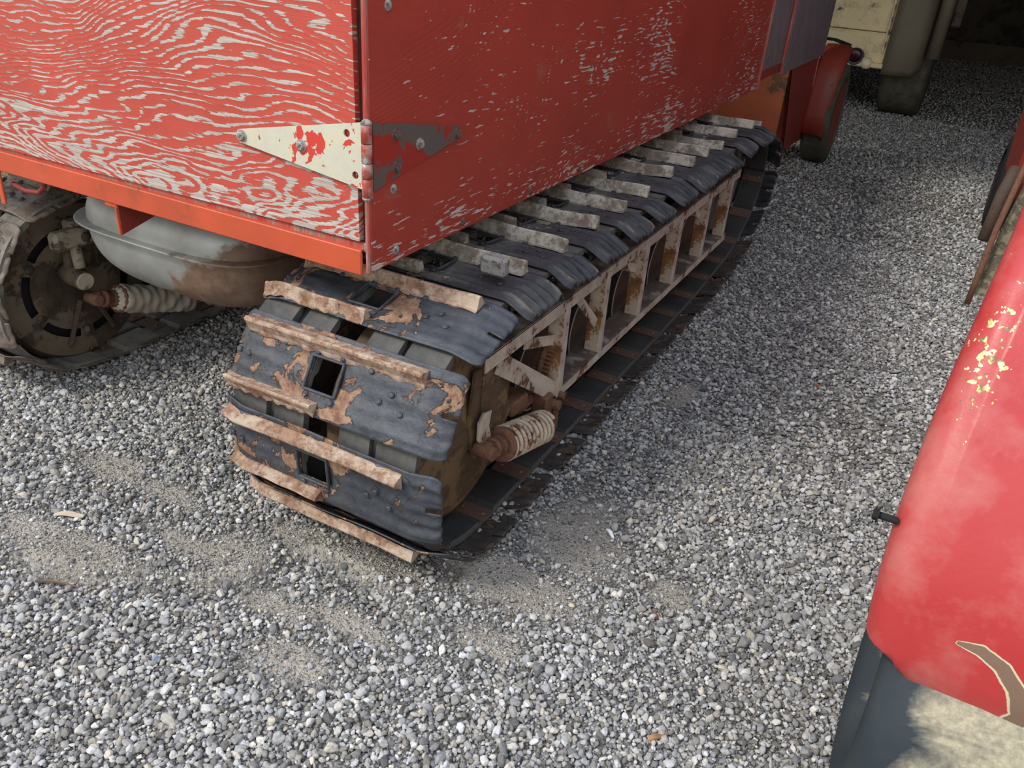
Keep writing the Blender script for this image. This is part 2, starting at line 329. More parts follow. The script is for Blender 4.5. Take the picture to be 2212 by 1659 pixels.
    def tube(s, pts, r, m, n=10, rs=None):
        pts = [Vector(p) for p in pts]; vs = []; prev = None
        for i, p in enumerate(pts):
            d = (pts[min(i + 1, len(pts) - 1)] - pts[max(i - 1, 0)]).normalized()
            if prev is None: u = d.orthogonal().normalized()
            else: u = (prev - prev.dot(d) * d).normalized()
            prev = u; v_ = d.cross(u); rr = rs[i] if rs else r
            for j in range(n): a = 2 * math.pi * j / n; vs.append(p + (u * math.cos(a) + v_ * math.sin(a)) * rr)
        fs = [(i * n + j, i * n + (j + 1) % n, (i + 1) * n + (j + 1) % n, (i + 1) * n + j) for i in range(len(pts) - 1) for j in range(n)]
        fs.append(tuple(range(n - 1, -1, -1))); fs.append(tuple(range((len(pts) - 1) * n, len(pts) * n)))
        return s.add(vs, fs, m, True)
    def prism(s, poly, nrm, th, m):
        """flat polygon (3D points) extruded by th along nrm"""
        n_ = Vector(nrm).normalized() * th; k_ = len(poly); vs = [Vector(p) for p in poly] + [Vector(p) + n_ for p in poly]
        fs = [tuple(range(k_ - 1, -1, -1)), tuple(range(k_, 2 * k_))] + [(i, (i + 1) % k_, k_ + (i + 1) % k_, k_ + i) for i in range(k_)]
        return s.add(vs, fs, m)
    def grid(s, P, m, closed=False, smooth=True, **at):
        """P: array (a,b,3)"""
        a, b = P.shape[:2]; fs = []
        for i in range(a - 1):
            for j in range(b - (0 if closed else 1)): fs.append((i * b + j, i * b + (j + 1) % b, (i + 1) * b + (j + 1) % b, (i + 1) * b + j))
        return s.add(P.reshape(-1, 3).tolist(), fs, m, smooth, **{k_: v_.reshape(-1) for k_, v_ in at.items()})
    def mesh(s, name, off=(0, 0, 0)):
        me = bpy.data.meshes.new(name); o = Vector(off)
        me.from_pydata([tuple(Vector(p) - o) for p in s.v], [], s.f); me.validate(); me.update()
        for m in s.mats: me.materials.append(M[m])
        if len(me.polygons) == len(s.f):
            me.polygons.foreach_set('material_index', s.m); me.polygons.foreach_set('use_smooth', s.smooth)
        for k_, dct in s.at.items():
            a = me.attributes.new(k_, 'FLOAT', 'POINT'); arr = np.zeros(len(me.vertices), np.float32)
            for i, x in dct.items(): arr[i] = x
            a.data.foreach_set('value', arr)
        import bmesh
        bm = bmesh.new(); bm.from_mesh(me); bmesh.ops.recalc_face_normals(bm, faces=bm.faces); bm.to_mesh(me); bm.free()
        return me
    def obj(s, name, parent=None, label=None, cat=None, group=None, kind=None, thick=None):
        A = np.array(s.v); c = (A.min(0) + A.max(0)) / 2
        if parent is None and kind is None: c[2] = A[:, 2].min()
        o = bpy.data.objects.new(name, s.mesh(name, c)); C.objects.link(o); o.location = c
        if parent is not None:
            o.parent = parent; o.matrix_parent_inverse = WM(parent).inverted()
        if thick: md = o.modifiers.new('thickness', 'SOLIDIFY'); md.thickness = thick; md.offset = 0
        tag(o, label, cat, group, kind); return o
def WM(o):
    m = o.matrix_basis.copy()
    return (WM(o.parent) @ o.matrix_parent_inverse @ m) if o.parent else m
def tag(o, label=None, cat=None, group=None, kind=None):
    if label: o['label'] = label
    if cat: o['category'] = cat
    if group: o['group'] = group
    if kind: o['kind'] = kind
def empty(name, loc, label, cat, group=None):
    o = bpy.data.objects.new(name, None); C.objects.link(o); o.location = loc; o.empty_display_size = .1
    tag(o, label, cat, group); return o

# ------------------------------------------------------------ ground
_lat = rng.random((256, 256))
def vnoise(x, y):
    xi = np.floor(x).astype(int); yi = np.floor(y).astype(int); fx = x - xi; fy = y - yi
    fx = fx * fx * (3 - 2 * fx); fy = fy * fy * (3 - 2 * fy)
    g = lambda a, b: _lat[a % 256, b % 256]
    return (g(xi, yi) * (1 - fx) + g(xi + 1, yi) * fx) * (1 - fy) + (g(xi, yi + 1) * (1 - fx) + g(xi + 1, yi + 1) * fx) * fy
def fbm(x, y, o=4):
    r = 0; a = .5
    for i in range(o): r = r + a * vnoise(x * 2 ** i + 17 * i, y * 2 ** i + 31 * i); a *= .5
    return r
def segd(x, y, pts):
    """signed distance (side) and distance to a polyline"""
    best = np.full(np.shape(x), 9.); sgn = np.ones(np.shape(x)); tt = np.zeros(np.shape(x)); n = len(pts) - 1
    for i in range(n):
        (ax, ay), (bx, by) = pts[i], pts[i + 1]; dx, dy = bx - ax, by - ay
        t = np.clip(((x - ax) * dx + (y - ay) * dy) / (dx * dx + dy * dy), 0, 1); d = np.hypot(x - ax - t * dx, y - ay - t * dy)
        sd = np.sign(dx * (y - ay) - dy * (x - ax)); k_ = d < best
        best = np.where(k_, d, best); sgn = np.where(k_, sd, sgn); tt = np.where(k_, (i + t) / n, tt)
    return best, sgn, tt
RIDGE = [(-2.3, .70), (-1.80, .83), (-1.60, .915), (-1.45, .99), (-1.34, 1.03), (-1.27, 1.10), (-1.24, 1.20), (-1.18, 1.27), (-1.05, 1.27), (-.93, 1.235), (-.85, 1.22)]
DUST = [(-1.80, .93, .20, .06), (-1.68, .98, .14, .035), (-1.36, 1.15, .10, .10), (-1.25, 1.30, .10, .06), (-1.05, 1.33, .2, .05), (-.70, 1.45, .20, .08), (-.62, 1.75, .12, .16), (-1.45, 1.12, .18, .04),
        (-1.18, 1.08, .10, .04), (-.95, 1.12, .10, .03), (-1.0, .95, .10, .05), (-.62, 2.75, .05, .12), (-.3, 1.65, .05, .05), (-.62, 1.25, .08, .04), (-1.95, 1.25, .12, .06), (-1.7, 1.25, .12, .04)]
def gh(x, y):
    z = .030 * (fbm(x * 1.3 + 3, y * 1.3) - .47) + .018 * (fbm(x * 5 + 9, y * 5 + 2, 3) - .45)
    d, s, t = segd(x, y, RIDGE)
    z = z + s * .027 * np.exp(-(d / .065) ** 2) * (d / .03).clip(0, 1) - .020 * np.exp(-(d / .028) ** 2)
    z = z + .012 * np.exp(-((x + 1.0) / .25) ** 2 - ((y - 1.19) / .05) ** 2) + .014 * np.exp(-((x + .72) / .05) ** 2) * (y > 1.35) * np.exp(-((y - 1.9) / .6) ** 2)
    fade = 1 / (1 + np.exp(-(y - .2) * 10))
    # ground stays level under the wheels and belts
    under = ((x < -.80) & (x > -1.55) & (y > 1.40)) | ((x < -2.5) & (y > 1.40))
    return np.where(under, np.minimum(z, 0) * .4 - .004, z * fade - .006)
def dusty(x, y):
    v = 0
    for a, b, sx, sy in DUST: v = np.maximum(v, np.exp(-(((x - a) / sx) ** 2 + ((y - b) / sy) ** 2) * .9))
    v = v + .55 * (fbm(x * 4 + 50, y * 6 + 70) - .5) + .25 * (fbm(x * 14, y * 14, 2) - .4)
    return np.clip(v * 1.3, 0, 1)
def axis(a, b, fine0, fine1, f, c):
    r = [a]
    while r[-1] < b: r.append(r[-1] + (f if fine0 <= r[-1] < fine1 else c if abs(r[-1] - fine0) > 1 else f * 3))
    return np.array(r)
gx_ = axis(-7.0, 6.2, -2.8, 1.0, .018, .25); gy_ = axis(-4.0, 23, .4, 4.6, .018, .25)
GX, GY = np.meshgrid(gx_, gy_, indexing='ij'); GZ = gh(GX, GY)
P = np.stack([GX, GY, GZ], -1)
b_ = MB(); a_, c_ = P.shape[:2]
I_ = (np.arange(a_ - 1)[:, None] * c_ + np.arange(c_ - 1)[None]).reshape(-1)
me = bpy.data.meshes.new('ground'); me.from_pydata(P.reshape(-1, 3).tolist(), [], np.stack([I_, I_ + c_, I_ + c_ + 1, I_ + 1], 1).tolist()); me.update()
me.polygons.foreach_set('use_smooth', [True] * len(me.polygons))
at_ = me.attributes.new('dusty', 'FLOAT', 'POINT'); at_.data.foreach_set('value', dusty(GX, GY).astype(np.float32).reshape(-1)); me.materials.append(M['ground'])
g_o = bpy.data.objects.new('ground', me); C.objects.link(g_o); tag(g_o, 'dusty grey grit ground under the gravel', kind='structure')

# loose stones: points carrying size / turn / tone, one object for all the gravel
def scatter(x0, x1, y0, y1, sp, r0, keepf):
    nx = int((x1 - x0) / sp); ny = int((y1 - y0) / sp)
    X, Y = np.meshgrid(np.arange(nx), np.arange(ny), indexing='ij')
    X = x0 + (X + rng.random(X.shape) * 1.15) * sp; Y = y0 + (Y + rng.random(Y.shape) * 1.15) * sp
    X = X.ravel(); Y = Y.ravel(); D = dusty(X, Y)
    keep = rng.random(len(X)) > keepf * D ** .6
    px, py, dz = proj(np.stack([X, Y, np.zeros_like(X)], 1))
    keep &= (dz > .2) & (px > -350) & (px < 2212 + 450) & (py < 1659 + 250) & (py > -300)
    X, Y, D = X[keep], Y[keep], D[keep]
    R = r0 * np.exp(rng.normal(0, .33, len(X))) * (1 - .35 * D)
    R = np.where(rng.random(len(X)) < .006, R * 1.9, R).clip(.0014, .015)
    return X, Y, R
parts_ = [scatter(-2.9, 1.1, .45, 2.6, .0098, .0062, .88), scatter(-3.2, 1.3, 2.6, 5.2, .0125, .0068, .9), scatter(-3.4, 2.4, 5.2, 10.5, .022, .0090, .6), scatter(-3.4, 3.4, 10.5, 20, .042, .013, .5),
          scatter(-2.9, 1.1, .45, 2.4, .0075, .0023, .0)]
X = np.concatenate([p[0] for p in parts_]); Y = np.concatenate([p[1] for p in parts_]); R_ = np.concatenate([p[2] for p in parts_])
Z = gh(X, Y) + R_ * (.25 + .75 * rng.random(len(X)))
n_ = len(X); print('stones', n_)
pm = bpy.data.meshes.new('gravel'); pm.vertices.add(n_); pm.vertices.foreach_set('co', np.stack([X, Y, Z], 1).astype(np.float32).ravel())
patch = fbm(X * 2.2 + 5, Y * 2.2 + 8, 3)
def fa(nm, arr, typ='FLOAT', key='value'):
    a = pm.attributes.new(nm, typ, 'POINT'); a.data.foreach_set(key, np.asarray(arr, np.float32).ravel())
fa('rad', R_); fa('tone', np.clip((rng.beta(2.0, 2.4, n_) + .15 * (patch - .5)) * np.where((R_ < .0032) & (dusty(X, Y) < .35), .55, 1.0), 0, 1)); fa('hue', np.clip(rng.random(n_) ** 1.0 + .3 * (.5 - patch) - .05 * (X + 1) * (X > -1), 0, .965) + (rng.random(n_) > .997) * .035)  # painted light: fine grit toned darker as gap shade, stones bluer rightward as skylight
fa('turn', np.stack([rng.normal(0, .5, n_), rng.normal(0, .5, n_), rng.random(n_) * 6.28], 1), 'FLOAT_VECTOR', 'vector')
fa('flat', np.stack([1 + .35 * rng.random(n_), .75 + .3 * rng.random(n_), .5 + .35 * rng.random(n_)], 1), 'FLOAT_VECTOR', 'vector')
grav = bpy.data.objects.new('gravel', pm); C.objects.link(grav)
tag(grav, 'loose grey and buff gravel covering the whole ground', 'gravel', kind='stuff')
ng = bpy.data.node_groups.new('gravel', 'GeometryNodeTree'); ng.interface.new_socket('Geometry', in_out='INPUT', socket_type='NodeSocketGeometry'); ng.interface.new_socket('Geometry', in_out='OUTPUT', socket_type='NodeSocketGeometry')
gi = ng.nodes.new('NodeGroupInput'); go = ng.nodes.new('NodeGroupOutput'); join = ng.nodes.new('GeometryNodeGeometryToInstance')
for q in range(7):
    ico = ng.nodes.new('GeometryNodeMeshIcoSphere'); ico.inputs['Radius'].default_value = 1; ico.inputs['Subdivisions'].default_value = 2 if q < 5 else 3
    nz = ng.nodes.new('ShaderNodeTexNoise'); nz.noise_dimensions = '4D'; nz.inputs['Scale'].default_value = .8; nz.inputs['Detail'].default_value = 1.5; nz.inputs['W'].default_value = q * 3.7
    vz = ng.nodes.new('ShaderNodeTexVoronoi'); vz.voronoi_dimensions = '4D'; vz.inputs['Scale'].default_value = .75; vz.inputs['W'].default_value = q * 1.9
    pos = ng.nodes.new('GeometryNodeInputPosition')
    m1 = ng.nodes.new('ShaderNodeMath'); m1.operation = 'MULTIPLY_ADD'; m1.inputs[1].default_value = 1.0; m1.inputs[2].default_value = .58
    m2 = ng.nodes.new('ShaderNodeMath'); m2.operation = 'MULTIPLY_ADD'; m2.inputs[1].default_value = -.5
    ng.links.new(nz.outputs[0], m1.inputs[0]); ng.links.new(vz.outputs[0], m2.inputs[0]); ng.links.new(m1.outputs[0], m2.inputs[2])
    sc_ = ng.nodes.new('ShaderNodeVectorMath'); sc_.operation = 'SCALE'; ng.links.new(pos.outputs[0], sc_.inputs[0]); ng.links.new(m2.outputs[0], sc_.inputs['Scale'])
    ng.links.new(pos.outputs[0], nz.inputs['Vector']); ng.links.new(pos.outputs[0], vz.inputs['Vector'])
    sp_ = ng.nodes.new('GeometryNodeSetPosition'); ng.links.new(ico.outputs[0], sp_.inputs[0]); ng.links.new(sc_.outputs[0], sp_.inputs['Position'])
    sm = ng.nodes.new('GeometryNodeSetMaterial'); sm.inputs['Material'].default_value = M['stone']; ng.links.new(sp_.outputs[0], sm.inputs[0])
    last = sm.outputs[0]
    if q >= 6:
        ss = ng.nodes.new('GeometryNodeSetShadeSmooth'); ng.links.new(last, ss.inputs[0]); last = ss.outputs[0]
    ng.links.new(last, join.inputs[0])
def na(nm, typ):
    a = ng.nodes.new('GeometryNodeInputNamedAttribute'); a.data_type = typ; a.inputs[0].default_value = nm; return a.outputs[0]
mp_ = ng.nodes.new('GeometryNodeMeshToPoints'); ng.links.new(gi.outputs[0], mp_.inputs[0])
ip = ng.nodes.new('GeometryNodeInstanceOnPoints'); ng.links.new(mp_.outputs[0], ip.inputs['Points']); ng.links.new(join.outputs[0], ip.inputs['Instance'])
ip.inputs['Pick Instance'].default_value = True
sv = ng.nodes.new('ShaderNodeVectorMath'); sv.operation = 'SCALE'; ng.links.new(na('flat', 'FLOAT_VECTOR'), sv.inputs[0]); ng.links.new(na('rad', 'FLOAT'), sv.inputs['Scale'])
ng.links.new(sv.outputs[0], ip.inputs['Scale'])
er = ng.nodes.new('FunctionNodeEulerToRotation'); ng.links.new(na('turn', 'FLOAT_VECTOR'), er.inputs[0]); ng.links.new(er.outputs[0], ip.inputs['Rotation'])
ng.links.new(ip.outputs[0], go.inputs[0])
md = grav.modifiers.new('stones', 'NODES'); md.node_group = ng

# ------------------------------------------------------------ shed around the vehicles
def slab(name, c, d, m): b = MB(); b.box(c, d, m); return b.obj(name, kind='structure')
ROOF_Y0 = 4.7
slab('ceiling', (-.5, (ROOF_Y0 + 22.6) / 2, 4.0), (13.4, 22.6 - ROOF_Y0, .12), 'barn')
slab('wall_left', (-7.05, 13.5, 1.95), (.12, 18, 4.1), 'barn')
slab('wall_right', (6.05, 13.5, 1.95), (.12, 18, 4.1), 'barn')
slab('wall_back', (-.5, 22.5, 1.95), (13, .12, 4.1), 'barn')
slab('trim_1', (.5, 18.4, .16), (3.2, .12, .34), 'board')

exec_parts = True
# ------------------------------------------------------------ crawler track
XO, XI = -.785, -1.445                      # outer and inner shoe tips of the right-hand track
PATH = [(4.25, .075), (3.9, .040), (3.5, .016), (2.6, .006), (1.90, .006), (1.62, .008), (1.46, .035), (1.33, .12), (1.265, .24), (1.26, .38), (1.30, .52), (1.39, .63), (1.54, .685), (1.75, .700), (2.6, .703), (3.6, .700), (4.25, .712), (4.48, .69), (4.65, .60), (4.72, .46), (4.68, .30), (4.52, .17)]
def closed_curve(pts, n=900):
    P_ = np.array(pts); k_ = len(P_); out = []
    for i in range(k_):
        p0, p1, p2, p3 = P_[i - 1], P_[i], P_[(i + 1) % k_], P_[(i + 2) % k_]
        d1 = np.linalg.norm(p2 - p1) ; t1 = (p2 - p0); t2 = (p3 - p1); t1 = t1 / np.linalg.norm(t1) * d1 ; t2 = t2 / np.linalg.norm(t2) * d1
        for u in np.linspace(0, 1, 40, endpoint=False):
            h00 = 2 * u ** 3 - 3 * u ** 2 + 1; h10 = u ** 3 - 2 * u ** 2 + u; h01 = -2 * u ** 3 + 3 * u ** 2; h11 = u ** 3 - u ** 2
            out.append(h00 * p1 + h10 * t1 + h01 * p2 + h11 * t2)
    out = np.array(out); s_ = np.concatenate([[0], np.cumsum(np.linalg.norm(np.diff(np.vstack([out, out[:1]]), axis=0), axis=1))]); T = s_[-1]
    o2 = np.vstack([out, out[:1]])
    def at(s):
        s = np.mod(s, T); return np.array([np.interp(s, s_, o2[:, 0]), np.interp(s, s_, o2[:, 1])])
    return at, T
pat0, PLEN = closed_curve(PATH); pat = pat0
NSH = round(PLEN / .243); PITCH = PLEN / NSH
_s = np.linspace(0, PLEN, 4000); _p = pat(_s).T; SH0 = ((_s[np.hypot(_p[:, 0] - 1.272, _p[:, 1] - .205).argmin()] - .012) / PITCH) % 1

def shoe_mesh(mat, name, variant=0, grouser='rust'):
    """local: x across (0 = outer tip, + towards the middle of the vehicle reversed later), y along travel, z outwards"""
    Wd = XO - XI; Lv = .206; b = MB(); top = mat == 'shoe_cream'; rg = .15 if top else 1.0
    nu, nv = 72, 34; U = np.linspace(0, Wd, nu); V = np.linspace(0, Lv, nv)
    UU, VV = np.meshgrid(U, V, indexing='ij')
    r_ = np.random.default_rng(100 + variant)
    endd = np.minimum(UU, Wd - UU)
    corr = np.zeros_like(UU)
    for c0, hh in ((.022, .009), (.062, .006), (.100, .006), (.138, .006), (.176, .009)):
        corr += hh * np.exp(-((VV - c0 - .004 * np.sin(UU * 9 + variant)) / .011) ** 2)
    corr *= (.35 if mat == 'shoe_brown' else 1) * ((.55 if top else .28) + (1.3 if top else .5) * np.exp(-(endd / .15) ** 2)) * (1 + .3 * np.sin(UU * 31 + VV * 9 + variant))
    flatmid = np.exp(-((UU - .36) / .10) ** 4) * np.exp(-((VV - .10) / .06) ** 4)
    corr *= 1 - .9 * flatmid
    bend = -(.040 if top else .022) * np.clip(1 - endd / .078, 0, 1) ** 1.15
    wav = .003 * (np.sin(UU * 23 + VV * 40 + variant * 2) * .5 + np.sin(UU * 11 - VV * 60 + variant)) * .6
    Zs = corr + bend + wav
    # rounded outer corners
    yy = VV.copy(); cr = np.clip(1 - endd / .022, 0, 1) ** 2 * .014
    yy = Lv / 2 + (VV - Lv / 2) * (1 - cr / (Lv / 2))
    wear = .35 * corr / .01 + .35 * np.exp(-((UU - .36) / .12) ** 4) + .25 * np.clip((UU - .38) / .3, 0, 1) - .25 * np.clip((.2 - UU) / .2, 0, 1)
    wear = np.clip(wear, 0, 1)
    P0 = np.stack([UU, yy, Zs], -1)
    hole = lambda u, v: (abs(u - .365) < .045 and .062 < v < .142)
    slit = lambda u, v: ((u < .036 or u > Wd - .036) and abs(v - .104) < .0055)
    fs = []
    for i in range(nu - 1):
        for j in range(nv - 1):
            u = (U[i] + U[i + 1]) / 2; v = (V[j] + V[j + 1]) / 2
            if hole(u, v) or slit(u, v): continue
            fs.append((i, j))
    T = .004; base = [tuple(p) for p in P0.reshape(-1, 3)]; low = [(p[0], p[1], p[2] - T) for p in base]; n0 = len(base)
    F = []; S_ = set(fs)
    for i, j in fs:
        a, c, d, e_ = i * nv + j, (i + 1) * nv + j, (i + 1) * nv + j + 1, i * nv + j + 1
        F.append((a, c, d, e_)); F.append((a + n0, e_ + n0, d + n0, c + n0))
        for (di, dj, p, q) in ((0, -1, a, c), (1, 0, c, d), (0, 1, d, e_), (-1, 0, e_, a)):
            if (i + di, j + dj) not in S_: F.append((p, p + n0, q + n0, q))
    b.add(base + low, F, mat, True, wear=np.concatenate([wear.ravel(), wear.ravel()]))
    def zat(u, v): return float(Zs[np.abs(U - u).argmin(), np.abs(V - v).argmin()])
    # grousers: folded steel ridges, ragged lower edge
    def grouser_(u0, u1, v0, hh, wd):
        n = 40; us = np.linspace(u0, u1, n); prof = []
        for i, u in enumerate(us):
            rag = rg * (.003 * math.sin(i * 1.3 + variant) + .003 * r_.random())
            z0 = zat(u, v0) ; hz = hh * (1 + .04 * rg * math.sin(i * .5 + variant)) + zat(.3, v0) - z0 * 0 - zat(.3, v0)
            prof.append([(u, v0 - wd * 1.1 - rag, z0 - .001), (u, v0 - wd * .75, z0 + hz * .22), (u, v0 - wd * .18, z0 + hz * .93), (u, v0 + wd * .05, z0 + hz), (u, v0 + wd * .3, z0 + hz * .92), (u, v0 + wd * .62, z0 + hz * .2), (u, v0 + wd * .8, z0 - .001)])
        P_ = np.array(prof); wr = np.full(P_.shape[:2], .95); wr[:, 0] = .6; wr[:, -1] = .6
        b.grid(P_, mat, smooth=False, wear=wr)
        for e_ in (0, -1): b.add([tuple(q) for q in P_[e_]], [tuple(range(P_.shape[1]))], mat, wear=[.9] * P_.shape[1])
    grouser_(.115 if top else .095, Wd - .022, .176, .038 if top else .029, .020 if top else .023)
    grouser_(.345 + .02 * math.sin(variant * 2.1), Wd - .015, .022, .028, .018)
    # window frame
    fr = .007
    for (u0, v0, u1, v1) in ((.316, .060, .414, .060), (.316, .144, .414, .144), (.318, .058, .318, .146), (.412, .058, .412, .146)):
        b.bar((u0, v0, .004), (u1, v1, .004), fr, .010, mat, bev=.002)
    # bolts
    for (u, v) in ((.60, .096), (.64, .098), (.50, .152), (.40, .155), (.325, .157), (.24, .150), (.40, .048), (.325, .046), (.17, .112), (.20, .088), (.135, .075)):
        z0 = zat(u, v)
        b.lathe((u, v, z0 - .001), (u, v, z0 + 1), [(0, .0125), (.002, .0120)], mat, 14)
        b.lathe((u, v, z0), (u, v, z0 + 1), [(0, .0085), (.0050, .0082), (.0075, .0055)], mat, 7, False)
    # inner side: backing plate seen on the lower run
    for (u0, u1) in ((.078, .190), (.205, .30), (.41, .50), (.53, .64)):
        b.box(((u0 + u1) / 2, .045, -.020), (u1 - u0, .064, .008), 'backplate', bev=.0015)
        for uu in (u0 + .022, u1 - .022): b.dome((uu, .045, -.024), (0, 0, -1), .0075, 'rust')
    # flip across axis so that local x runs outwards
    b.v = [(-x, y, z) for x, y, z in b.v]
    return b.mesh(name)

VM = {}
def shoe_var(kind, v):
    if (kind, v) not in VM: VM[(kind, v)] = shoe_mesh(kind, 'track_shoe', v)
    return VM[(kind, v)]

def build_track(root, side, label):
    global pat
    """side=+1 right-hand (near) track, -1 mirrored left-hand one"""
    mx = (lambda x: x) if side > 0 else (lambda x: -3.93 - x)
    beltm = 'belt' if side > 0 else 'beltdusty'
    pat = pat0 if side > 0 else (lambda s_: pat0(s_) * np.array([1.0, .935] if np.ndim(s_) == 0 else [[1.0], [.935]]) + np.array([.065, .0] if np.ndim(s_) == 0 else [[.065], [0]]))
    # belts
    b = MB(); S0 = np.linspace(0, PLEN, NSH * 16, endpoint=False)
    for (x0, x1) in ((-.975, -.862), (-1.085, -.995), (-1.285, -1.195), (-1.425, -1.315)):
        rows = []; ed = []
        for s in S0:
            p = pat(s); q = pat(s + .004) - pat(s - .004); q /= np.linalg.norm(q); nn = np.array([-q[1], q[0]])     # outward on this direction of travel
            o = p - nn * -.0; i_ = p - nn * .016
            ph = (s / PITCH - SH0) % 1; pad = .012 if not (.04 < ph < .42) else 0.0
            i2 = p - nn * (.016 + pad)
            rows.append([(mx(x1), o[0] - nn[0] * .007, o[1] - nn[1] * .007), (mx(x1), i2[0], i2[1]), (mx(x1 - .006), i2[0], i2[1]), (mx(x0 + .006), i2[0], i2[1]), (mx(x0), i2[0], i2[1]), (mx(x0), o[0] - nn[0] * .007, o[1] - nn[1] * .007)])
            q_ = .22 if pad else .55; ed.append([.85, 1.0, q_, q_, .9, .6])
        P_ = np.array(rows + [rows[0]]); E_ = np.array(ed + [ed[0]]); b.grid(P_, beltm, closed=True, smooth=False, edge=E_)
    tb = b.obj('crawler_track', root, label)
    # shoes
    for k_ in range(NSH):
        s = (k_ + SH0) * PITCH; a = pat(s + .012); c = pat(s + .012 + .205); d = c - a; d /= np.linalg.norm(d)
        nn = np.array([-d[1], d[0]]); jit = random.uniform(-.006, .006) if side > 0 else 0
        mid = pat(s + .112); lift = max(0.0, float(np.dot(mid - a, nn))) * 1.0
        a = a + nn * (lift + .001)
        yw, zw = a
        top = zw > .54 and 1.62 < yw < 4.5
        kind = ('shoe_cream' if top or (yw > 3.6 and zw > .12) else 'shoe_rust' if yw < 1.62 else 'shoe_dark') if side > 0 else 'shoe_brown'
        o = bpy.data.objects.new('track_shoe', shoe_var(kind, k_ % 3)); C.objects.link(o)
        xa = Vector((1.0, 0, 0)); ya = Vector((0, d[0], d[1])); za = Vector((0, nn[0], nn[1]))
        if side < 0: pass
        tw = (random.uniform(-.085, .085) if top and side > 0 else random.uniform(-.012, .012)); til = random.uniform(-.11, .08) if top and side > 0 else 0
        R = Matrix((xa, ya, za)).transposed()
        R = R @ Matrix.Rotation(tw, 3, 'Z') @ Matrix.Rotation(til, 3, 'X')
        o.matrix_world = Matrix.Translation(((XO + jit if side > 0 else mx(XI)), yw, zw)) @ R.to_4x4()
        mw = o.matrix_world.copy(); o.parent = tb; o.matrix_parent_inverse = WM(tb).inverted(); o.matrix_basis = mw
        if not top and side > 0 and yw < 2: o['label'] = 'rusty shoe with peeling black rubber'
        elif side > 0 and top: o['label'] = 'shoe with pale worn ridges'
    return tb

veh = empty('tracked_vehicle', (-2.02, 3.2, 0), 'red plywood-bodied tracked vehicle standing on gravel, hinged rear door, peeling paint', 'vehicle')
build_track(veh, 1, 'crawler track with rusty black shoes')
build_track(veh, -1, 'dusty brown crawler track')

# track side frame -------------------------------------------------------
b = MB(); xf = -.872
b.box((xf - .035, (1.60 + 4.15) / 2, .554), (.070, 2.55, .005), 'cream')                # upper angle: top flange
b.box((xf - .0025, (1.60 + 4.15) / 2, .533), (.005, 2.55, .046), 'cream', bev=.001)    # upper angle: outer flange
b.box((xf - .04, (2.10 + 4.08) / 2, .237), (.080, 1.98, .005), 'cream')
b.box((xf - .0025, (2.10 + 4.08) / 2, .220), (.005, 1.98, .038), 'cream', bev=.001)
fr = b.obj('track_frame', veh, 'cream frame with rust')
for y0 in (2.085, 2.41, 2.795, 3.20, 3.62, 4.0):
    b = MB()
    b.box((xf - .027, y0, .372), (.050, .005, .318), 'creamrust', bev=.001)
    b.box((xf - .001, y0 + .018, .372), (.005, .034, .330), 'cream', bev=.001)
    b.obj('frame_upright', fr)
for (a, c, wd) in (((xf - .012, 1.69, .50), (xf - .012, 2.09, .225), .062), ((xf - .018, 2.20, .52), (xf - .018, 2.40, .35), .034), ((xf - .03, 1.88, .475), (xf - .03, 2.08, .41), .034),
                   ((xf - .03, 2.60, .50), (xf - .03, 2.79, .43), .034), ((xf - .03, 3.43, .50), (xf - .03, 3.61, .44), .034), ((xf - .015, 4.05, .53), (xf - .015, 4.02, .23), .05)):
    b = MB(); b.bar(a, c, .006, wd, 'cream', bev=.001, up=(0, 0, 1)); b.obj('frame_brace', fr)
# rear gold bracket and axle arm
b = MB()
b.prism([(xf - .02, 1.585, .515), (xf - .02, 1.70, .515), (xf - .02, 1.80, .30), (xf - .02, 1.72, .22), (xf - .02, 1.60, .24), (xf - .02, 1.56, .36)], (-1, 0, 0), .008, 'gold')
b.box((xf - .05, 1.62, .42), (.075, .010, .22), 'gold', bev=.002)
b.box((xf - .05, 1.86, .285), (.07, .10, .05), 'rust', bev=.008)
b.lathe((xf - .03, 1.62, .285), (xf - .3, 1.62, .285), [(0, .03), (.02, .036), (.27, .036)], 'rust')
b.prism([(xf + .004, 1.575, .375), (xf + .004, 1.60, .395), (xf + .004, 1.64, .385), (xf + .004, 1.63, .34), (xf + .004, 1.645, .30), (xf + .004, 1.60, .285), (xf + .004, 1.575, .32)], (-1, 0, 0), .006, 'cream')
b.obj('axle_bracket', fr, 'golden rust bracket')
b = MB()
b.box((xf - .02, 2.02, .20), (.055, .05, .10), 'rust', bev=.006)
b.box((xf + .012, 2.06, .155), (.012, .035, .10), 'rust', bev=.004)
b.cyl((xf + .03, 2.05, .205), (xf - .06, 2.05, .205), .017, 'rust'); b.cyl((xf + .022, 2.10, .215), (xf - .02, 2.10, .215), .012, 'rust')
b.box((xf - .05, 1.93, .245), (.04, .10, .035), 'rust', bev=.008)
b.obj('spring_anchor', fr, 'brown rusted anchor'); b = MB()
for i in range(6): b.cyl((xf - .09, 2.05 + .006 * i, .31 + .012 * i), (xf - .02, 2.05 + .006 * i, .31 + .012 * i), .004, 'rust', 8)
b.cyl((xf - .055, 2.045, .30), (xf - .055, 2.09, .385), .010, 'rust'); b.obj('ribbed_sleeve', fr)

b = MB(); b.box((-.945, 1.748, .745), (.075, .036, .052), 'boltm', bev=.008); b.obj('metal_sleeve', veh, 'grey metal sleeve on a shoe ridge')
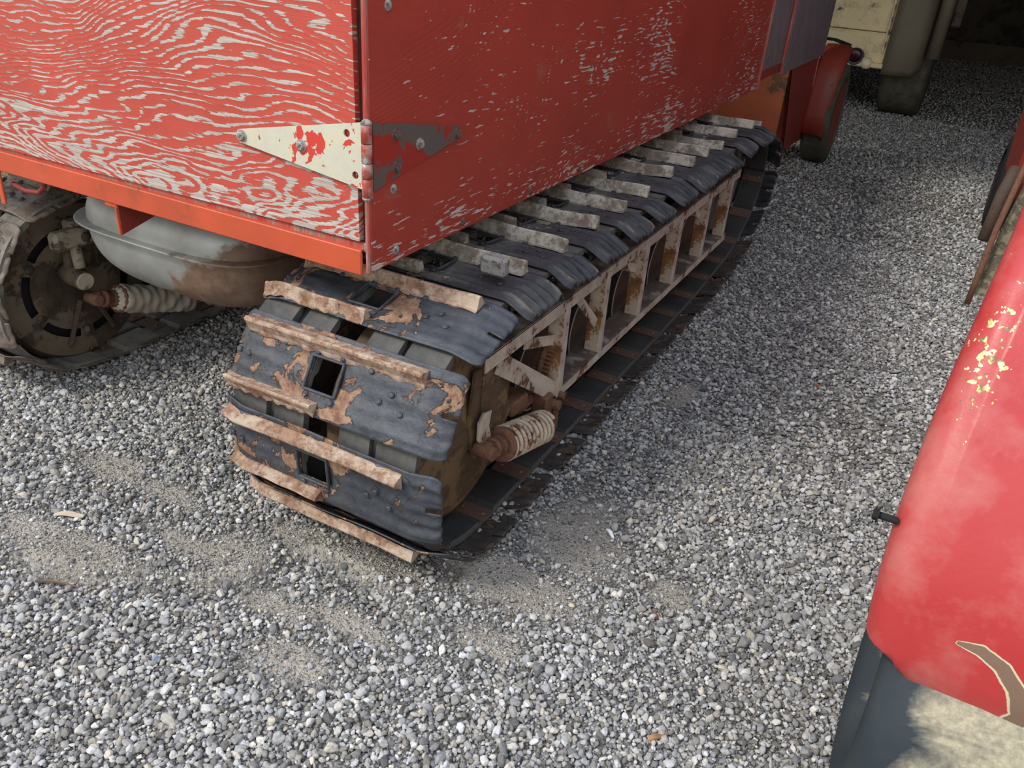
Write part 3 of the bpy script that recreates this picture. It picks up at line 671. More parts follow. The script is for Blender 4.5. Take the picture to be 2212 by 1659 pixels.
# tension spring -------------------------------------------------------
def spring(root, x, a, c, cloth):
    a = Vector(a); c = Vector(c); d = (c - a).normalized(); L = (c - a).length
    u = d.orthogonal().normalized(); v_ = d.cross(u)
    b = MB(); b.cyl(a - d * .02, a + d * L, .016, 'rust')
    nut = [(0, .028), (.012, .032), (.014, .026), (.026, .031), (.028, .026), (.040, .031), (.055, .031)]
    b.lathe(a + d * .01, c, nut, 'rust', 20); b.lathe(a + d * .07, c, [(0, .034), (.004, .050), (.014, .050), (.016, .034)], 'rust', 24)
    b.box(a - d * .012, (.03, .04, .045), 'rust', bev=.008)
    b.cyl(a - d * .02 + Vector((.030, 0, 0)), a - d * .02 - Vector((.030, 0, 0)), .020, 'rust', 14)
    t = b.obj('tension_rod', root, 'rusty threaded rod and clevis')
    if cloth:
        n, m_ = 90, 46; rows = []
        for i in range(n):
            q = i / (n - 1); row = []
            for j in range(m_):
                an = 2 * math.pi * j / m_; f = .052 * (min(1, q * 9) ** .5) * (1 if q < .93 else math.sqrt(max(0, 1 - ((q - .93) / .075) ** 2)) * .5 + .5)
                fold = (.0022 * math.sin(q * 34 + 2.6 * math.sin(an * 1 + .5) + 2 * an) + .0030 * math.sin(q * 19 + 3 * an + 2 * math.sin(q * 9)) + .0016 * math.sin(q * 63 - an * 4 + 3 * math.sin(an))) * min(1, q * 5) + .002 * math.sin(q * 5 + an * 2) + (.005 * math.sin(an * 13) * max(0, 1 - q * 7))
                rr = max(.018, f + fold); p = a + d * (.045 + q * (L - .05)) + u * math.cos(an) * rr + v_ * math.sin(an) * rr; row.append(tuple(p))
            rows.append(row)
        b = MB(); b.grid(np.array(rows), 'cloth', closed=True); i_ = len(b.v); b.f.append(tuple(range(i_ - m_, i_))); b.m.append(0); b.smooth.append(False)
        b.obj('cloth_wrap', t, 'grey cloth wrapped around the spring')
    else:
        b = MB(); turns = 10; L0 = .082; n = turns * 22
        b.tube([a + d * (L0 + (L - L0 - .006) * i / n) + (u * math.cos(i / 22 * 2 * math.pi) + v_ * math.sin(i / 22 * 2 * math.pi)) * .046 for i in range(n + 1)], .0068, 'springc', 8)
        b.lathe(a + d * L0, c, [(0, .039), (L - L0, .039)], 'rust', 20)
        b.obj('coil_spring', t, 'cream coil spring with rust')
spring(fr, xf, (xf + .022, 1.60, .285), (xf + .022, 1.95, .180), False)

# wheels -------------------------------------------------------
def wheel(parent, x, y, z, r, wd, name, rim, tyre, disc, line=False, lab=None, thin=False):
    b = MB(); h = wd / 2; rr = r * (.70 if not thin else .86)
    prof = [(-h, rr), (-h * 1.02, rr + (r - rr) * .35), (-h * .92, r * .965), (-h * .6, r), (h * .6, r), (h * .92, r * .965), (h * 1.02, rr + (r - rr) * .35), (h, rr)]
    b.lathe((x, y, z), (x + 1, y, z), prof + [(h * .5, rr * .98), (-h * .5, rr * .98), (-h, rr)], tyre, 56, cap=False)
    o = b.obj(name, parent, lab)
    b = MB(); b.lathe((x, y, z), (x + 1, y, z), [(-h * .9, rr), (-h * .7, rr * .9), (-h * .25, rr * .8), (-h * .3, .06), (-h * .7, .05), (-h * .7, .0)] [:-1] + [(h * .7, .05), (h * .3, .06), (h * .25, rr * .8), (h * .7, rr * .9), (h * .9, rr)], disc, 48)
    for i in range(6):
        an = i * math.pi / 3
        for sg in (-1, 1): b.hexbolt((x + sg * h * .27, y + math.cos(an) * rr * .45, z + math.sin(an) * rr * .45), (sg, 0, 0), .010, disc)
    b.obj('wheel_disc', o)
    if line:
        b = MB(); n = 64; b.tube([(x + h * 1.0, y + math.cos(i / n * 6.2832) * (rr + .012), z + math.sin(i / n * 6.2832) * (rr + .012)) for i in range(n + 1)], .004, 'rimline', 6); b.obj('rim_edge', o)
    return o
for side in (1, -1):
    mx = (lambda x: x) if side > 0 else (lambda x: -3.93 - x)
    for y in (2.19, 2.60, 3.01, 3.42, 3.83): wheel(veh, mx(-1.045), y, .235, .200, .09, 'road_wheel', None, 'black', 'rustdark', side > 0)
    if side < 0:
        for y in (2.17,): pass
    wheel(veh, mx(-.99), 1.585, .355, .300, .12, 'idler_wheel', None, 'tube', 'gold' if side > 0 else 'hub')
    if side > 0: wheel(veh, mx(-1.33), 1.585, .355, .300, .12, 'idler_wheel', None, 'tube', 'hub')
    wheel(veh, mx(-1.14), 1.585, .355, .27, .06, 'drive_sprocket', None, 'gold', 'gold', thin=True)
    wheel(veh, mx(-1.045), 4.40, .39, .28, .12, 'idler_wheel', None, 'tube', 'hub'); wheel(veh, mx(-1.33), 4.40, .39, .28, .12, 'idler_wheel', None, 'tube', 'hub')

# gold cover disc on the near side of the rear wheel
b = MB(); b.lathe((-.925, 1.585, .34), (0, 1.585, .34), [(-.006, .262), (0, .268), (.004, .25), (.006, .10), (.02, .06), (.03, .02)], 'gold', 48); b.obj('hub_cover', veh, 'golden rust hub cover')

# left wheel face with slots, arm, knob and wrapped spring ---------------------
xl = -2.575; b = MB(); cyw, czw = 1.655, .318
n = 72; rows = []
def ring(r0, r1, x0, x1, m='hub', a0=0, a1=360, nn=72):
    P_ = np.array([[(x0 + (x1 - x0) * q, cyw + (r0 + (r1 - r0) * q) * math.cos(math.radians(a)), czw + (r0 + (r1 - r0) * q) * math.sin(math.radians(a))) for q in (0, 1)] for a in np.linspace(a0, a1, nn)])
    b.grid(P_, m)
ring(.292, .275, xl - .03, xl); ring(.275, .205, xl, xl + .004)
for a in range(0, 360, 60): ring(.205, .175, xl + .004, xl + .004, a0=a + 22, a1=a + 38, nn=5)      # bridges between the slots
ring(.175, .12, xl + .004, xl + .006); ring(.12, .045, xl + .006, xl - .015); ring(.045, .0, xl - .015, xl - .005)
ring(.286, .14, xl - .035, xl - .035, 'black')
for a in range(30, 390, 60):
    p = (xl + .005, cyw + .185 * math.cos(math.radians(a)), czw + .185 * math.sin(math.radians(a))); b.dome(p, (1, 0, 0), .017, 'hub', .7)
for a in (250, 296): b.bar((xl + .03, cyw + .06 * math.cos(math.radians(a)), czw + .06 * math.sin(math.radians(a))), (xl + .012, cyw + .235 * math.cos(math.radians(a)), czw + .235 * math.sin(math.radians(a))), .010, .016, 'rustdark')
wd_ = b.obj('wheel_face', veh, 'dusty brown slotted wheel face')
b = MB(); b.box((-2.50, 1.62, .505), (.05, .15, .065), 'hubarm', bev=.012); b.dome((-2.474, 1.655, .505), (1, 0, 0), .018, 'hub', .6); b.box((-2.53, 1.80, .53), (.05, .35, .05), 'hubarm', bev=.008)
b.tube([(-2.50, 1.625, .48), (-2.49, 1.622, .40)], .019, 'hubarm', 14)
b.tube([(-2.525, 1.61, .48), (-2.52, 1.60, .36)], .016, 'rustdark', 12)
b.lathe((-2.56, 1.615, .37), (-2.40, 1.60, .36), [(0, .036), (.07, .036), (.095, .030), (.10, .034), (.108, .031)], 'hub', 24)
b.lathe((-2.455, 1.606, .364), (-2.40, 1.60, .36), [(0, .030), (.006, .031), (.009, .028)], 'hubarm', 24)
b.obj('axle_arm', veh, 'dusty beige casting with round axle end')
spring(veh, -2.47, (-2.455, 1.645, .285), (-2.455, 2.04, .155), True)
b = MB(); b.box((-2.46, 2.08, .15), (.03, .10, .05), 'hubarm', bev=.006); b.cyl((-2.46, 2.10, .13), (-2.42, 2.10, .12), .012, 'boltm'); b.cyl((-2.46, 2.10, .15), (-2.46, 2.24, .145), .014, 'rust'); b.obj('spring_anchor', veh)
b = MB(); b.box((-2.60, 3.0, .53), (.06, 2.6, .06), 'hubarm', bev=.006); b.box((-2.60, 3.1, .24), (.05, 2.0, .05), 'hub', bev=.006)
for y in (2.3, 2.8, 3.3, 3.8): b.box((-2.60, y, .38), (.04, .04, .28), 'hub', bev=.004)
b.obj('track_frame', veh, 'dusty frame of the far track')

# body -------------------------------------------------------
YR = 1.40; XS = -1.075
b = MB(); b.box((XS - .009, (YR + 5.05) / 2, (.80 + 1.9) / 2), (.018, 5.05 - YR, 1.1), 'ply_side', bev=.0015); sp_o = b.obj('side_panel', veh, 'shaded red peeling plywood side')
for (y, z) in ((1.484, .976), (1.493, .828), (1.796, .822), (2.185, .822), (2.55, .822), (2.96, .824), (3.668, .84), (4.3, .84), (1.467, 1.356)):
    b = MB(); b.dome((XS, y, z), (1, 0, 0), .0125, 'boltm' if y < 1.6 else 'rustbolt', .45); b.obj('carriage_bolt', sp_o)
b = MB()
b.box((XS - .007, YR - .002, (.795 + 1.9) / 2), (.012, .012, 1.105), 'rededge', bev=.003)
b.box((XS - .009, YR + .004, (.80 + 1.9) / 2), (.012, .010, 1.1), 'rededge', bev=.003)
b.box((XS - .030, YR + .03, (.86 + 1.9) / 2), (.050, .03, 1.04), 'darkgap')  # dark strip standing in for the shade inside the door gap
b.obj('corner_post', veh, 'cracked red corner post')
DL, DR, DB = -2.86, -1.117, .868
b = MB(); b.prism([(DL, YR + .016, DB - .012), (DR + .010, YR + .016, DB), (DR - .004, YR + .016, 1.9), (DL, YR + .016, 1.9)], (0, -1, 0), .018, 'ply_rear')
door = b.obj('rear_door', veh, 'bright red plywood door with exposed grey grain')
b = MB(); b.box(((DL - 1.09) / 2, YR + .02, .852), (-DL - 1.09, .03, .022), 'rededge', bev=.003); b.obj('door_sill', veh, 'worn wooden sill')
b = MB(); b.box(((DL - 1.10) / 2, YR - .002, .8175), (-DL - 1.10, .010, .062), 'beam', bev=.003); b.box(((DL - 1.10) / 2, YR + .03, .846), (-DL - 1.10, .07, .006), 'beam')
beam = b.obj('rear_beam', veh, 'orange red steel beam')
b = MB(); b.prism([(-1.935, YR + .0, .80), (-1.935, YR + .0, .700), (-1.935, YR + .38, .79)], (1, 0, 0), .006, 'redsteel'); b.box((-1.955, YR, .792), (.05, .006, .035), 'beam', bev=.002); b.box((-1.937, YR, .745), (.008, .008, .095), 'beam', bev=.002)
b.obj('gusset', beam, 'dark red gusset plate')
b = MB(); b.bar((-2.44, YR - .005, .80), (-2.432, YR - .012, .688), .020, .008, 'beam', up=(0, 1, 0)); b.obj('hanger_strap', beam)
b = MB(); b.tube([(-2.42, YR + .02, .745), (-2.36, YR + .02, .735), (-2.30, YR + .02, .742), (-2.27, YR + .02, .765), (-2.275, YR + .02, .80)], .008, 'redsteel', 8); b.obj('hook', beam)
# hidden bulk of the body (floor, far side, roof of the box)
b = MB(); b.box(((DL + XS) / 2, 3.22, .84), (XS - DL - .06, 3.6, .03), 'darkgap'); b.box((DL + .02, 3.22, 1.35), (.03, 3.6, 1.1), 'ply_side'); b.box(((DL + XS) / 2, 3.22, 1.895), (XS - DL, 3.64, .02), 'ply_side'); b.obj('box_body', veh)

# hinge -------------------------------------------------------
yh = YR - .004 - .002
def plate(poly_yz, holes, axis, pos, th, m):
    """triangular strap with real holes via boolean-free fan: polygon split around holes using bmesh triangle fill"""
    import bmesh
    bm = bmesh.new(); loops = []
    def loop(pts):
        vs = [bm.verts.new(p) for p in pts]; return [bm.edges.new((vs[i], vs[(i + 1) % len(vs)])) for i in range(len(vs))]
    es = loop(poly_yz)
    for (hx, hy, hz, r) in holes:
        pts = []
        for i in range(18):
            a = 2 * math.pi * i / 18
            pts.append((hx + math.cos(a) * r, hy, hz + math.sin(a) * r) if axis == 'y' else (hx, hy + math.cos(a) * r, hz + math.sin(a) * r))
        es += loop(pts)
    r_ = bmesh.ops.triangle_fill(bm, edges=es, use_beauty=True)
    fs = [f for f in r_['geom'] if isinstance(f, bmesh.types.BMFace)]
    ex = bmesh.ops.extrude_face_region(bm, geom=fs); n_ = (0, -th, 0) if axis == 'y' else (th, 0, 0)
    bmesh.ops.translate(bm, verts=[v for v in ex['geom'] if isinstance(v, bmesh.types.BMVert)], vec=n_)
    bm.verts.index_update(); q = MB(); q.add([tuple(v.co) for v in bm.verts], [tuple(v.index for v in f.verts) for f in bm.faces], m); bm.free(); return q
def arc(cx_, cz_, r, a0, a1, n=6): return [(cx_ + r * math.cos(math.radians(a)), cz_ + r * math.sin(math.radians(a))) for a in np.linspace(a0, a1, n)]
tip = arc(-1.435, 1.050, .016, 100, 245)
poly = [(-1.090, 1.134)] + tip + [(-1.090, .992)]
q = plate([(x, yh, z) for x, z in poly], [(-1.128, yh, 1.106, .0085), (-1.108, yh, 1.020, .0085)], 'y', yh, .004, 'zinc')
hg = q.obj('hinge_leaf', door, 'pale zinc hinge leaf with red paint remnants')
for p in ((-1.433, 1.051), (-1.256, 1.058)):
    b = MB(); b.hexbolt((p[0], yh - .004, p[1]), (0, -1, 0), .0105, 'boltm'); b.obj('hinge_bolt', door)
tip = arc(1.745, 1.062, .016, -60, 80)
poly = [(1.405, .988)] + tip + [(1.405, 1.134)]
q = plate([(XS + .001, y, z) for y, z in poly], [], 'x', 0, .004, 'zinc_shaded'); q.obj('hinge_leaf', sp_o, 'shaded zinc hinge leaf with red paint')
for (y, z, m) in ((1.745, 1.060, 'rustbolt'), (1.580, 1.062, 'boltm'), (1.487, 1.098, 'rustbolt'), (1.490, 1.026, 'rustbolt')):
    b = MB(); b.hexbolt((XS + .005, y, z), (1, 0, 0), .0105, m); b.obj('hinge_bolt', sp_o)
b = MB(); z0 = .978; xb, yb = XS + .004, YR - .016
for i, (h0, h1) in enumerate(((0, .042), (.043, .075), (.076, .116), (.117, .158))): b.lathe((xb, yb, z0 + h0), (xb, yb, 9), [(0, .0105), (.001, .0118), (h1 - h0 - .001, .0118), (h1 - h0, .0105)], 'barrel', 20)
b.dome((xb, yb, z0 + .157), (0, 0, 1), .0125, 'boltm', .8); b.dome((xb, yb, z0 + .001), (0, 0, -1), .0125, 'boltm', .8)
b.obj('hinge_barrel', door, 'red painted hinge barrel')

# recess, grey board and lower cab ---------------------------------
b = MB(); b.box((XS + .004, 5.055, 1.35), (.014, .014, 1.10), 'rededge', bev=.002)
b.box((XS - .012, 5.36, 1.36), (.012, .60, .98), 'ply_grey'); b.box((XS - .004, 5.36, .875), (.016, .60, .05), 'redsteel', bev=.002); b.box((XS + .004, 5.655, 1.35), (.016, .016, 1.04), 'rededge', bev=.002)
b.obj('cab_front_panel', veh, 'narrow weathered strip')
b = MB(); b.prism([(-1.055, 5.67, .838), (-1.055, 7.12, .838), (-1.055, 7.12, 1.9), (-1.055, 5.67, 1.9)], (-1, 0, 0), .02, 'ply_grey'); b.obj('grey_board', veh, 'bare purple grey plywood board')
b = MB(); b.box((-1.50, 5.96, .60), (.86, .02, .70), 'orangepanel'); b.box((-1.02 - .55, 6.5, .84), (1.0, 1.1, .02), 'redsteel'); b.obj('cab_rear_panel', veh, 'orange brown sheet panel')
b = MB(); b.prism([(-1.06, 5.955, .835), (-1.06, 6.30, .243), (-1.06, 7.03, .211), (-1.06, 6.95, .835)], (-1, 0, 0), .02, 'redsteel'); b.prism([(-1.06, 5.955, .835), (-1.06, 6.30, .243), (-1.35, 6.30, .243), (-1.35, 5.955, .835)], (0, 1, 0), .02, 'orangepanel'); b.bar((-1.058, 6.95, .835), (-1.058, 7.03, .211), .012, .012, 'rededge'); b.obj('cab_side_panel', veh, 'dark red side skirt')
# front fender over wheel
def arch(x0, x1, yc, zc, r, a0, a1, m, name, lab, th=.012, lip=.03):
    A_ = np.linspace(math.radians(a0), math.radians(a1), 30); row = []
    for a in A_:
        y, z = yc + r * math.cos(a), zc + r * math.sin(a); y2, z2 = yc + (r - lip) * math.cos(a), zc + (r - lip) * math.sin(a)
        row.append([(x0, y2, z2), (x0, y, z), (x0 + .01, y + .004 * math.cos(a), z + .004 * math.sin(a)), (x1 - .02, y + .004 * math.cos(a), z + .004 * math.sin(a)), (x1 - .006, y, z), (x1, y2, z2)])
    b = MB(); b.grid(np.array(row), m); return b.obj(name, veh, lab, thick=th)
fw = (-.965, 7.33, .39)
b = MB()
prof = [(6.93, .27), (6.94, .42), (6.96, .56), (7.00, .70), (7.08, .81), (7.20, .885), (7.32, .905), (7.40, .87)]
xa0 = [-1.07] * 8; xa1 = [-.90, -.895, -.89, -.88, -.875, -.875, -.88, -.885]
rows = []
for (y, z), x0, x1 in zip(prof, xa0, xa1): rows.append([(x0, y, z), (x0 + .03, y, z + .004), ((x0 + x1) / 2, y - .004, z + .008), (x1 - .03, y, z + .004), (x1, y + .015, z - .012), (x1 + .002, y + .03, z - .035)])
b.grid(np.array(rows), 'farred'); b.obj('front_fender', veh, 'curved red front fender', thick=.012)
wheel(veh, fw[0], fw[1], fw[2], .39, .20, 'front_wheel', None, 'fartyre', 'farred', lab='front wheel with reddish disc')

# fuel tank -------------------------------------------------------
def superell(cx_, cy_, cz_, a, b_, c, e1, e2, m, nu=64, nv=40, v0=-90, v1=90, rot=0.0, tilt=0):
    f = lambda w_, e_: np.sign(w_) * np.abs(w_) ** e_
    U, V = np.meshgrid(np.linspace(-math.pi, math.pi, nu, endpoint=False), np.radians(np.linspace(v0, v1, nv)), indexing='ij'); U = U.T; V = V.T
    x = a * f(np.cos(V), e1) * f(np.cos(U), e2); y = b_ * f(np.cos(V), e1) * f(np.sin(U), e2); z = c * f(np.sin(V), e1)
    cr, sr = math.cos(rot), math.sin(rot); x, y = x * cr - y * sr, x * sr + y * cr
    return np.stack([x + cx_, y + cy_, z + cz_ + tilt * x], -1)
TK = dict(c=(-2.00, 1.90, .62))
b = MB(); b.grid(superell(-2.02, 1.86, .62, .40, .33, .235, .75, .55, 'tank', v0=-90, v1=0, rot=0), 'tank', closed=True)
b.grid(superell(-2.02, 1.86, .62, .40, .33, .15, .75, .55, 'tank', v0=0, v1=90, rot=0), 'tank', closed=True)
rr = superell(-2.02, 1.86, .62, .425, .355, .004, .2, .5, 'tank', v0=-90, v1=90); b.grid(rr, 'tank', closed=True)
b.obj('fuel_tank', veh, 'grey belly tank with brown rust')

# ------------------------------------------------------------ near red truck on the right
trk = empty('truck', (.9, 4.0, 0), 'red truck at right edge, faded fender with yellow chips over black tyre', 'truck')
prof = [(1.150, .472, .122), (1.138, .54, .110), (1.155, .66, .101), (1.20, .78, .099), (1.27, .91, .105), (1.36, 1.06, .119), (1.50, 1.19, .136), (1.70, 1.285, .149), (1.95, 1.335, .158), (2.3, 1.36, .165), (2.8, 1.36, .17)]
pp = np.array(prof); t0 = np.arange(len(pp)); ti = np.linspace(0, len(pp) - 1, 420)
def cr(tv, arr):
    out = []
    for t in tv:
        i = int(min(max(math.floor(t), 0), len(arr) - 2)); u = t - i; p = [arr[max(i - 1, 0)], arr[i], arr[i + 1], arr[min(i + 2, len(arr) - 1)]]
        out.append(.5 * (2 * p[1] + (p[2] - p[0]) * u + (2 * p[0] - 5 * p[1] + 4 * p[2] - p[3]) * u * u + (3 * p[1] - p[0] - 3 * p[2] + p[3]) * u ** 3))
    return np.array(out)
SCR = [(.231, .602, .004), (.262, .604, .011), (.295, .589, .013), (.325, .560, .014), (.345, .515, .016), (.335, .480, .020)]
def scr(x, z):
    best = 0
    for (ax, az, aw), (bx, bz, bw) in zip(SCR, SCR[1:]):
        t = min(1, max(0, ((x - ax) * (bx - ax) + (z - az) * (bz - az)) / ((bx - ax) ** 2 + (bz - az) ** 2))); d = math.hypot(x - ax - t * (bx - ax), z - az - t * (bz - az)); best = max(best, 1 - .5 * d / (aw + t * (bw - aw)))
    return max(0, best)
q = cr(ti, pp); rows = []; ch = []; scp = []
for i, (y, z, x) in enumerate(q):
    tg = q[min(i + 1, len(q) - 1)] - q[max(i - 1, 0)]; ty, tz = tg[0], tg[1]; l_ = math.hypot(ty, tz); ny, nz = -tz / l_, ty / l_      # outward (back/up)
    if i == 0: pass
    row = []; rad = .045
    lowr = max(0, 1 - i / 36.0)
    for a in np.linspace(-60, 90, 9): row.append((x + rad - rad * math.cos(math.radians(a)), y - ny * -1 * 0 + ny * rad * (math.sin(math.radians(a)) - 1), z + nz * rad * (math.sin(math.radians(a)) - 1)))
    for xx in np.linspace(x + rad + .004, .62, 110): 
        row.append((xx, y + ny * .012 * math.sin((xx - .1) * 5), z + nz * .012 * math.sin((xx - .1) * 5) - .0 ))
    # rounded lower corner: lift the left part of the bottom rows
    row2 = []
    for (a_, b2, c2) in row:
        d_ = a_ - x
        lift = lowr * (.075 * max(0, 1 - d_ / .085) ** 1.8 + .025 * max(0, 1 - d_ / .14))
        row2.append((a_, b2 + .0, c2 + lift))
    rows.append(row2)
    ch.append([math.exp(-((z - 1.00) / .13) ** 2 - ((p_[0] - .147) / .035) ** 2) for p_ in row2])
    scp.append([scr(p_[0], p_[2]) if p_[2] < .7 else 0 for p_ in row2])
b = MB(); b.grid(np.array(rows), 'fender', chips=np.array(ch), scrape=np.array(scp)); nf = b.obj('rear_fender', trk, 'faded red fender with yellow paint chips', thick=.005)
b = MB(); b.hexbolt((.070, 1.20, .735), (-1, 0, 0), .010, 'black'); b.cyl((.10, 1.20, .735), (.066, 1.20, .735), .006, 'black'); b.obj('fender_bolt', trk)
# tyre: axis along x
b = MB(); ty, tz, tr = 1.365, .305, .303; x0, x1 = .148, .44; n = 96
prof = [(x0 + .055, tr * .60), (x0 + .02, tr * .70), (x0, tr * .82), (x0 + .010, tr * .90), (x0 + .035, tr * .955), (x0 + .065, tr * .985), (x0 + .11, tr), ((x0 + x1) / 2, tr * 1.008), (x1 - .06, tr), (x1 - .02, tr * .96), (x1, tr * .85), (x1 - .05, tr * .6)]
P_ = []; D_ = []
for x, r in prof:
    P_.append([(x, ty + r * math.cos(2 * math.pi * i / n), tz + r * math.sin(2 * math.pi * i / n)) for i in range(n)]); D_.append([.0 if x < x0 + .05 else .30 if x < x0 + .09 else .62 for i in range(n)])
b.grid(np.array(P_), 'tyre', closed=True, dust=np.array(D_)); tyo = b.obj('tyre', trk, 'black tyre with dusty beige tread')
b = MB(); b.lathe((x0 + .05, ty, tz), (9, ty, tz), [(0, .18), (.05, .165), (.06, .05), (.2, .05)], 'redsteel', 40); b.obj('wheel_disc', tyo)
# body panel at lower right and mudguard further forward
b = MB(); b.prism([(.62, 1.18, .36), (.62, 4.2, .50), (.62, 4.2, 1.9), (.62, 1.6, 1.9), (.62, 1.18, 1.1)], (1, 0, 0), .02, 'fender'); b.prism([(.385, 1.16, .10), (.62, 1.16, .10), (.62, 1.16, .52), (.355, 1.16, .50)], (0, 1, 0), .01, 'redsteel'); b.obj('body_side', trk, 'red body panel')
b = MB()
yy = 4.30; b.prism([(.315, yy, .135), (.95, yy, .135), (.95, yy + .22, 1.1), (.42, yy + .22, 1.05), (.33, yy + .06, .45)], (0, 1, 0), .012, 'olive')
b.obj('mudguard', trk, 'olive mudguard with rusty edge')
b = MB(); b.tube([(.300, yy - .02, .085), (.303, yy - .01, .25), (.31, yy + .03, .45), (.335, yy + .12, .70), (.37, yy + .20, .92), (.42, yy + .25, 1.10)], .014, 'rust', 8); b.obj('mudguard_edge', trk, 'brown rusted edge strip')
b = MB(); b.box((.40, 5.6, .80), (.10, 1.2, .7), 'redsteel', bev=.01); b.box((.345, 5.35, .48), (.03, .05, .07), 'black', bev=.006); b.obj('front_board', trk, 'red front part')
b = MB(); b.tube([(.30, 4.75, .28), (.315, 4.85, .50), (.34, 4.95, .62)], .03, 'rustdark', 10); b.obj('grey_arm', trk)
wheel(trk, .42, 6.2, .30, .30, .16, 'front_wheel', None, 'black', 'black'); wheel(trk, 1.2, 9.6, .42, .42, .2, 'front_wheel', None, 'black', 'black')

# ------------------------------------------------------------ cream truck in the shed
ct = empty('truck', (-1.1, 12, 0), 'dim cream truck in the back of the shed, round tail lamp and wide rear tyre', 'truck')
b = MB(); b.box((-1.75, 10.05, 1.16), (1.80, .06, .60), 'whitecream', bev=.01); b.box((-1.75, 10.02, .70), (1.80, .05, .31), 'whitecream', bev=.02); b.box((-1.75, 10.0, .535), (1.8, .10, .05), 'whitecream', bev=.01); cb_ = b.obj('tail_panel', ct, 'cream spotted tail panel')
b = MB(); b.box((-.895, 10.0, 1.1), (.02, .03, .9), 'whitecream', bev=.004)
for z in np.arange(.75, 1.5, .12): b.box((-.883, 9.985, z), (.012, .02, .05), 'olivefend')
b.obj('tailgate_hinge', ct)
b = MB(); rows = []
for z in np.linspace(.46, 1.9, 24):
    r0 = .20; wob = .0 + .03 * max(0, (.70 - z) / .25)
    rows.append([(-.86, 10.03, z + .0), (-.85, 9.96, z), (-.74, 9.93 + wob, z), (-.66, 9.96 + wob, z), (-.57, 9.97 + wob, z), (-.50, 10.05 + wob, z + .05), (-.48, 10.3, z + .08), (-.48, 12.5, z + .10)])
b.grid(np.array(rows), 'olivefend'); b.obj('rear_corner', ct, 'dull olive brown corner', thick=.01)
b = MB(); b.tube([(-.40, 10.02, .665), (-.40, 10.02, 1.9)], .062, 'olivefend', 16); b.box((-.30, 10.5, 1.4), (.10, .2, .9), 'board', bev=.02); b.obj('stack_pipe', ct, 'cream vertical pipe')
b = MB(); b.lathe((-1.15, 10.0, .60), (-1.15, 9.0, .60), [(0, .09), (.05, .085), (.055, .075)], 'lampblack', 24); b.lathe((-1.15, 9.945, .615), (-1.15, 9.0, .62), [(0, .07), (.012, .05), (.016, .01)], 'lens', 24); b.tube([(-1.22, 9.97, .70), (-1.40, 10.0, .74), (-1.6, 10.0, .745)], .018, 'black', 8); b.obj('tail_lamp', ct, 'dark round tail lamp')
b = MB(); b.lathe((-1.02, 10.0, .545), (-.98, 9.0, .53), [(0, .06), (.05, .055), (.07, .035), (.075, .01)], 'clens', 18); b.box((-1.05, 9.97, .56), (.10, .03, .08), 'clens', bev=.012); b.obj('marker_lamp', ct, 'cream marker lamp')
def fat_tyre(x0, x1, y, r, name, par, m='fartyre', lab=None):
    b = MB(); h = (x1 - x0); b.lathe((x0, y, r), (9, y, r), [(0, r * .6), (0, r * .85), (.03, r * .96), (.07, r), (h - .07, r), (h - .03, r * .96), (h, r * .85), (h, r * .6)], m, 48); return b.obj(name, par, lab)
fat_tyre(-.86, -.40, 10.66, .46, 'rear_tyre', ct, lab='wide dusty rear tyre')
fat_tyre(-2.5, -2.1, 10.66, .46, 'rear_tyre', ct)
b = MB(); b.box((-1.6, 12.4, .75), (1.7, 4.3, .3), 'black', bev=.02); b.box((-1.6, 12.4, 1.6), (2.2, 4.3, .9), 'board', bev=.02); b.obj('truck_body', ct)

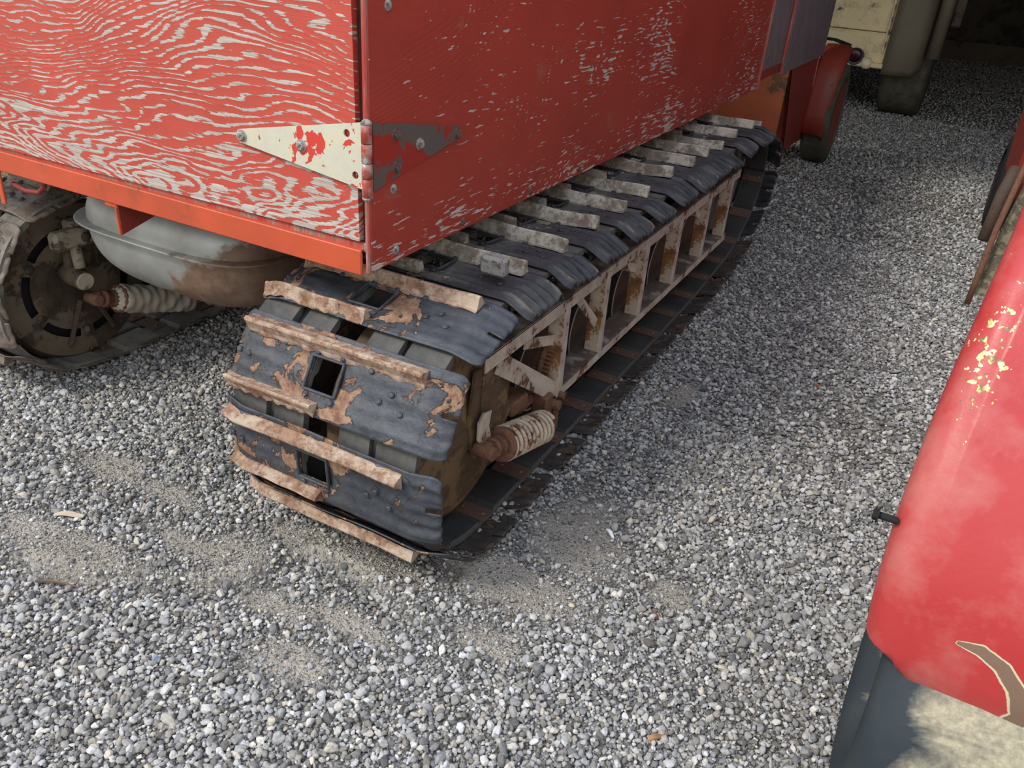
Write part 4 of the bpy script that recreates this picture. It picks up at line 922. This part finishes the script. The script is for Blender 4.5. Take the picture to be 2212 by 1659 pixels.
# ------------------------------------------------------------ bits lying on the gravel
def chip(name, p, L, wdt, th, rz, m, label, cat, taper=.3, group=None):
    z = float(gh(np.array(p[0]), np.array(p[1]))) + .006; n = 9; b = MB(); vs = []; fs = []
    for i in range(n):
        t = i / (n - 1); w2 = wdt / 2 * (math.sin(math.pi * (.12 + .8 * t ** (1 - taper * .5))) ** .7) * (1 - taper * (1 - t)); bow = .10 * L * math.sin(math.pi * t) * .4
        for (a, c) in ((-w2, 0), (w2, 0), (w2 * .9, th), (-w2 * .9, th)): vs.append(((t - .5) * L, a + bow, c + .004 * math.sin(t * 5)))
    for i in range(n - 1):
        for j in range(4): fs.append((i * 4 + j, i * 4 + (j + 1) % 4, i * 4 + 4 + (j + 1) % 4, i * 4 + 4 + j))
    fs += [(3, 2, 1, 0), tuple(range(n * 4 - 4, n * 4))]; b.add(vs, fs, m); o = b.obj(name, None, label, cat, group)
    o.location = (p[0], p[1], z); o.rotation_euler = (random.uniform(-.1, .1), random.uniform(-.1, .1), rz); return o
def gpt(px, py):
    d = RW @ np.array([px - cx, py - cy, FPX]); t = -1.5 / d[2]; return CAM + t * d
chip('wood_chip', gpt(152, 1118), .085, .022, .004, .45, 'chip', 'pale flat wood chip on the gravel left of the track', 'wood chip')
chip('twig', gpt(135, 1248), .16, .006, .005, .30, 'twig', 'thin brown splinter lying in the rut at far left', 'twig', .1)
chip('wood_chip', gpt(1416, 1598), .045, .016, .003, .9, 'leaf', 'small orange brown wood chip at the bottom of the gravel', 'wood chip')
chip('plastic_shard', gpt(1318, 1158), .040, .012, .003, -.6, 'plastic', 'white plastic shard beside the track end', 'shard', .1)
chip('slate_shard', gpt(338, 1427), .018, .016, .003, .2, 'shard', 'small blue grey square shard at lower left', 'shard', .0)
chip('slate_shard', gpt(427, 1410), .020, .019, .003, 1.2, 'plastic', 'small pale square shard right of the blue grey one', 'shard', .0)
def pebble(px, py, r, m, label):
    p = gpt(px, py); q = superell(0, 0, 0, r, r * .8, r * .6, 1, 1, m, 14, 9); q += .1 * r * np.sin(q * 160 + px)
    b = MB(); b.grid(q, m, closed=True); o = b.obj('pebble', None, label, 'pebble'); o.location = (p[0], p[1], float(gh(p[0], p[1])) + .002)
pebble(1413, 1334, .009, 'redpeb', 'red brown pebble in the gravel right of centre')
pebble(1765, 834, .010, 'redpeb', 'brown pebble between the track and the red fender')
pebble(1235, 1290 + 20, .010, 'chip', 'buff pebble below the track end')
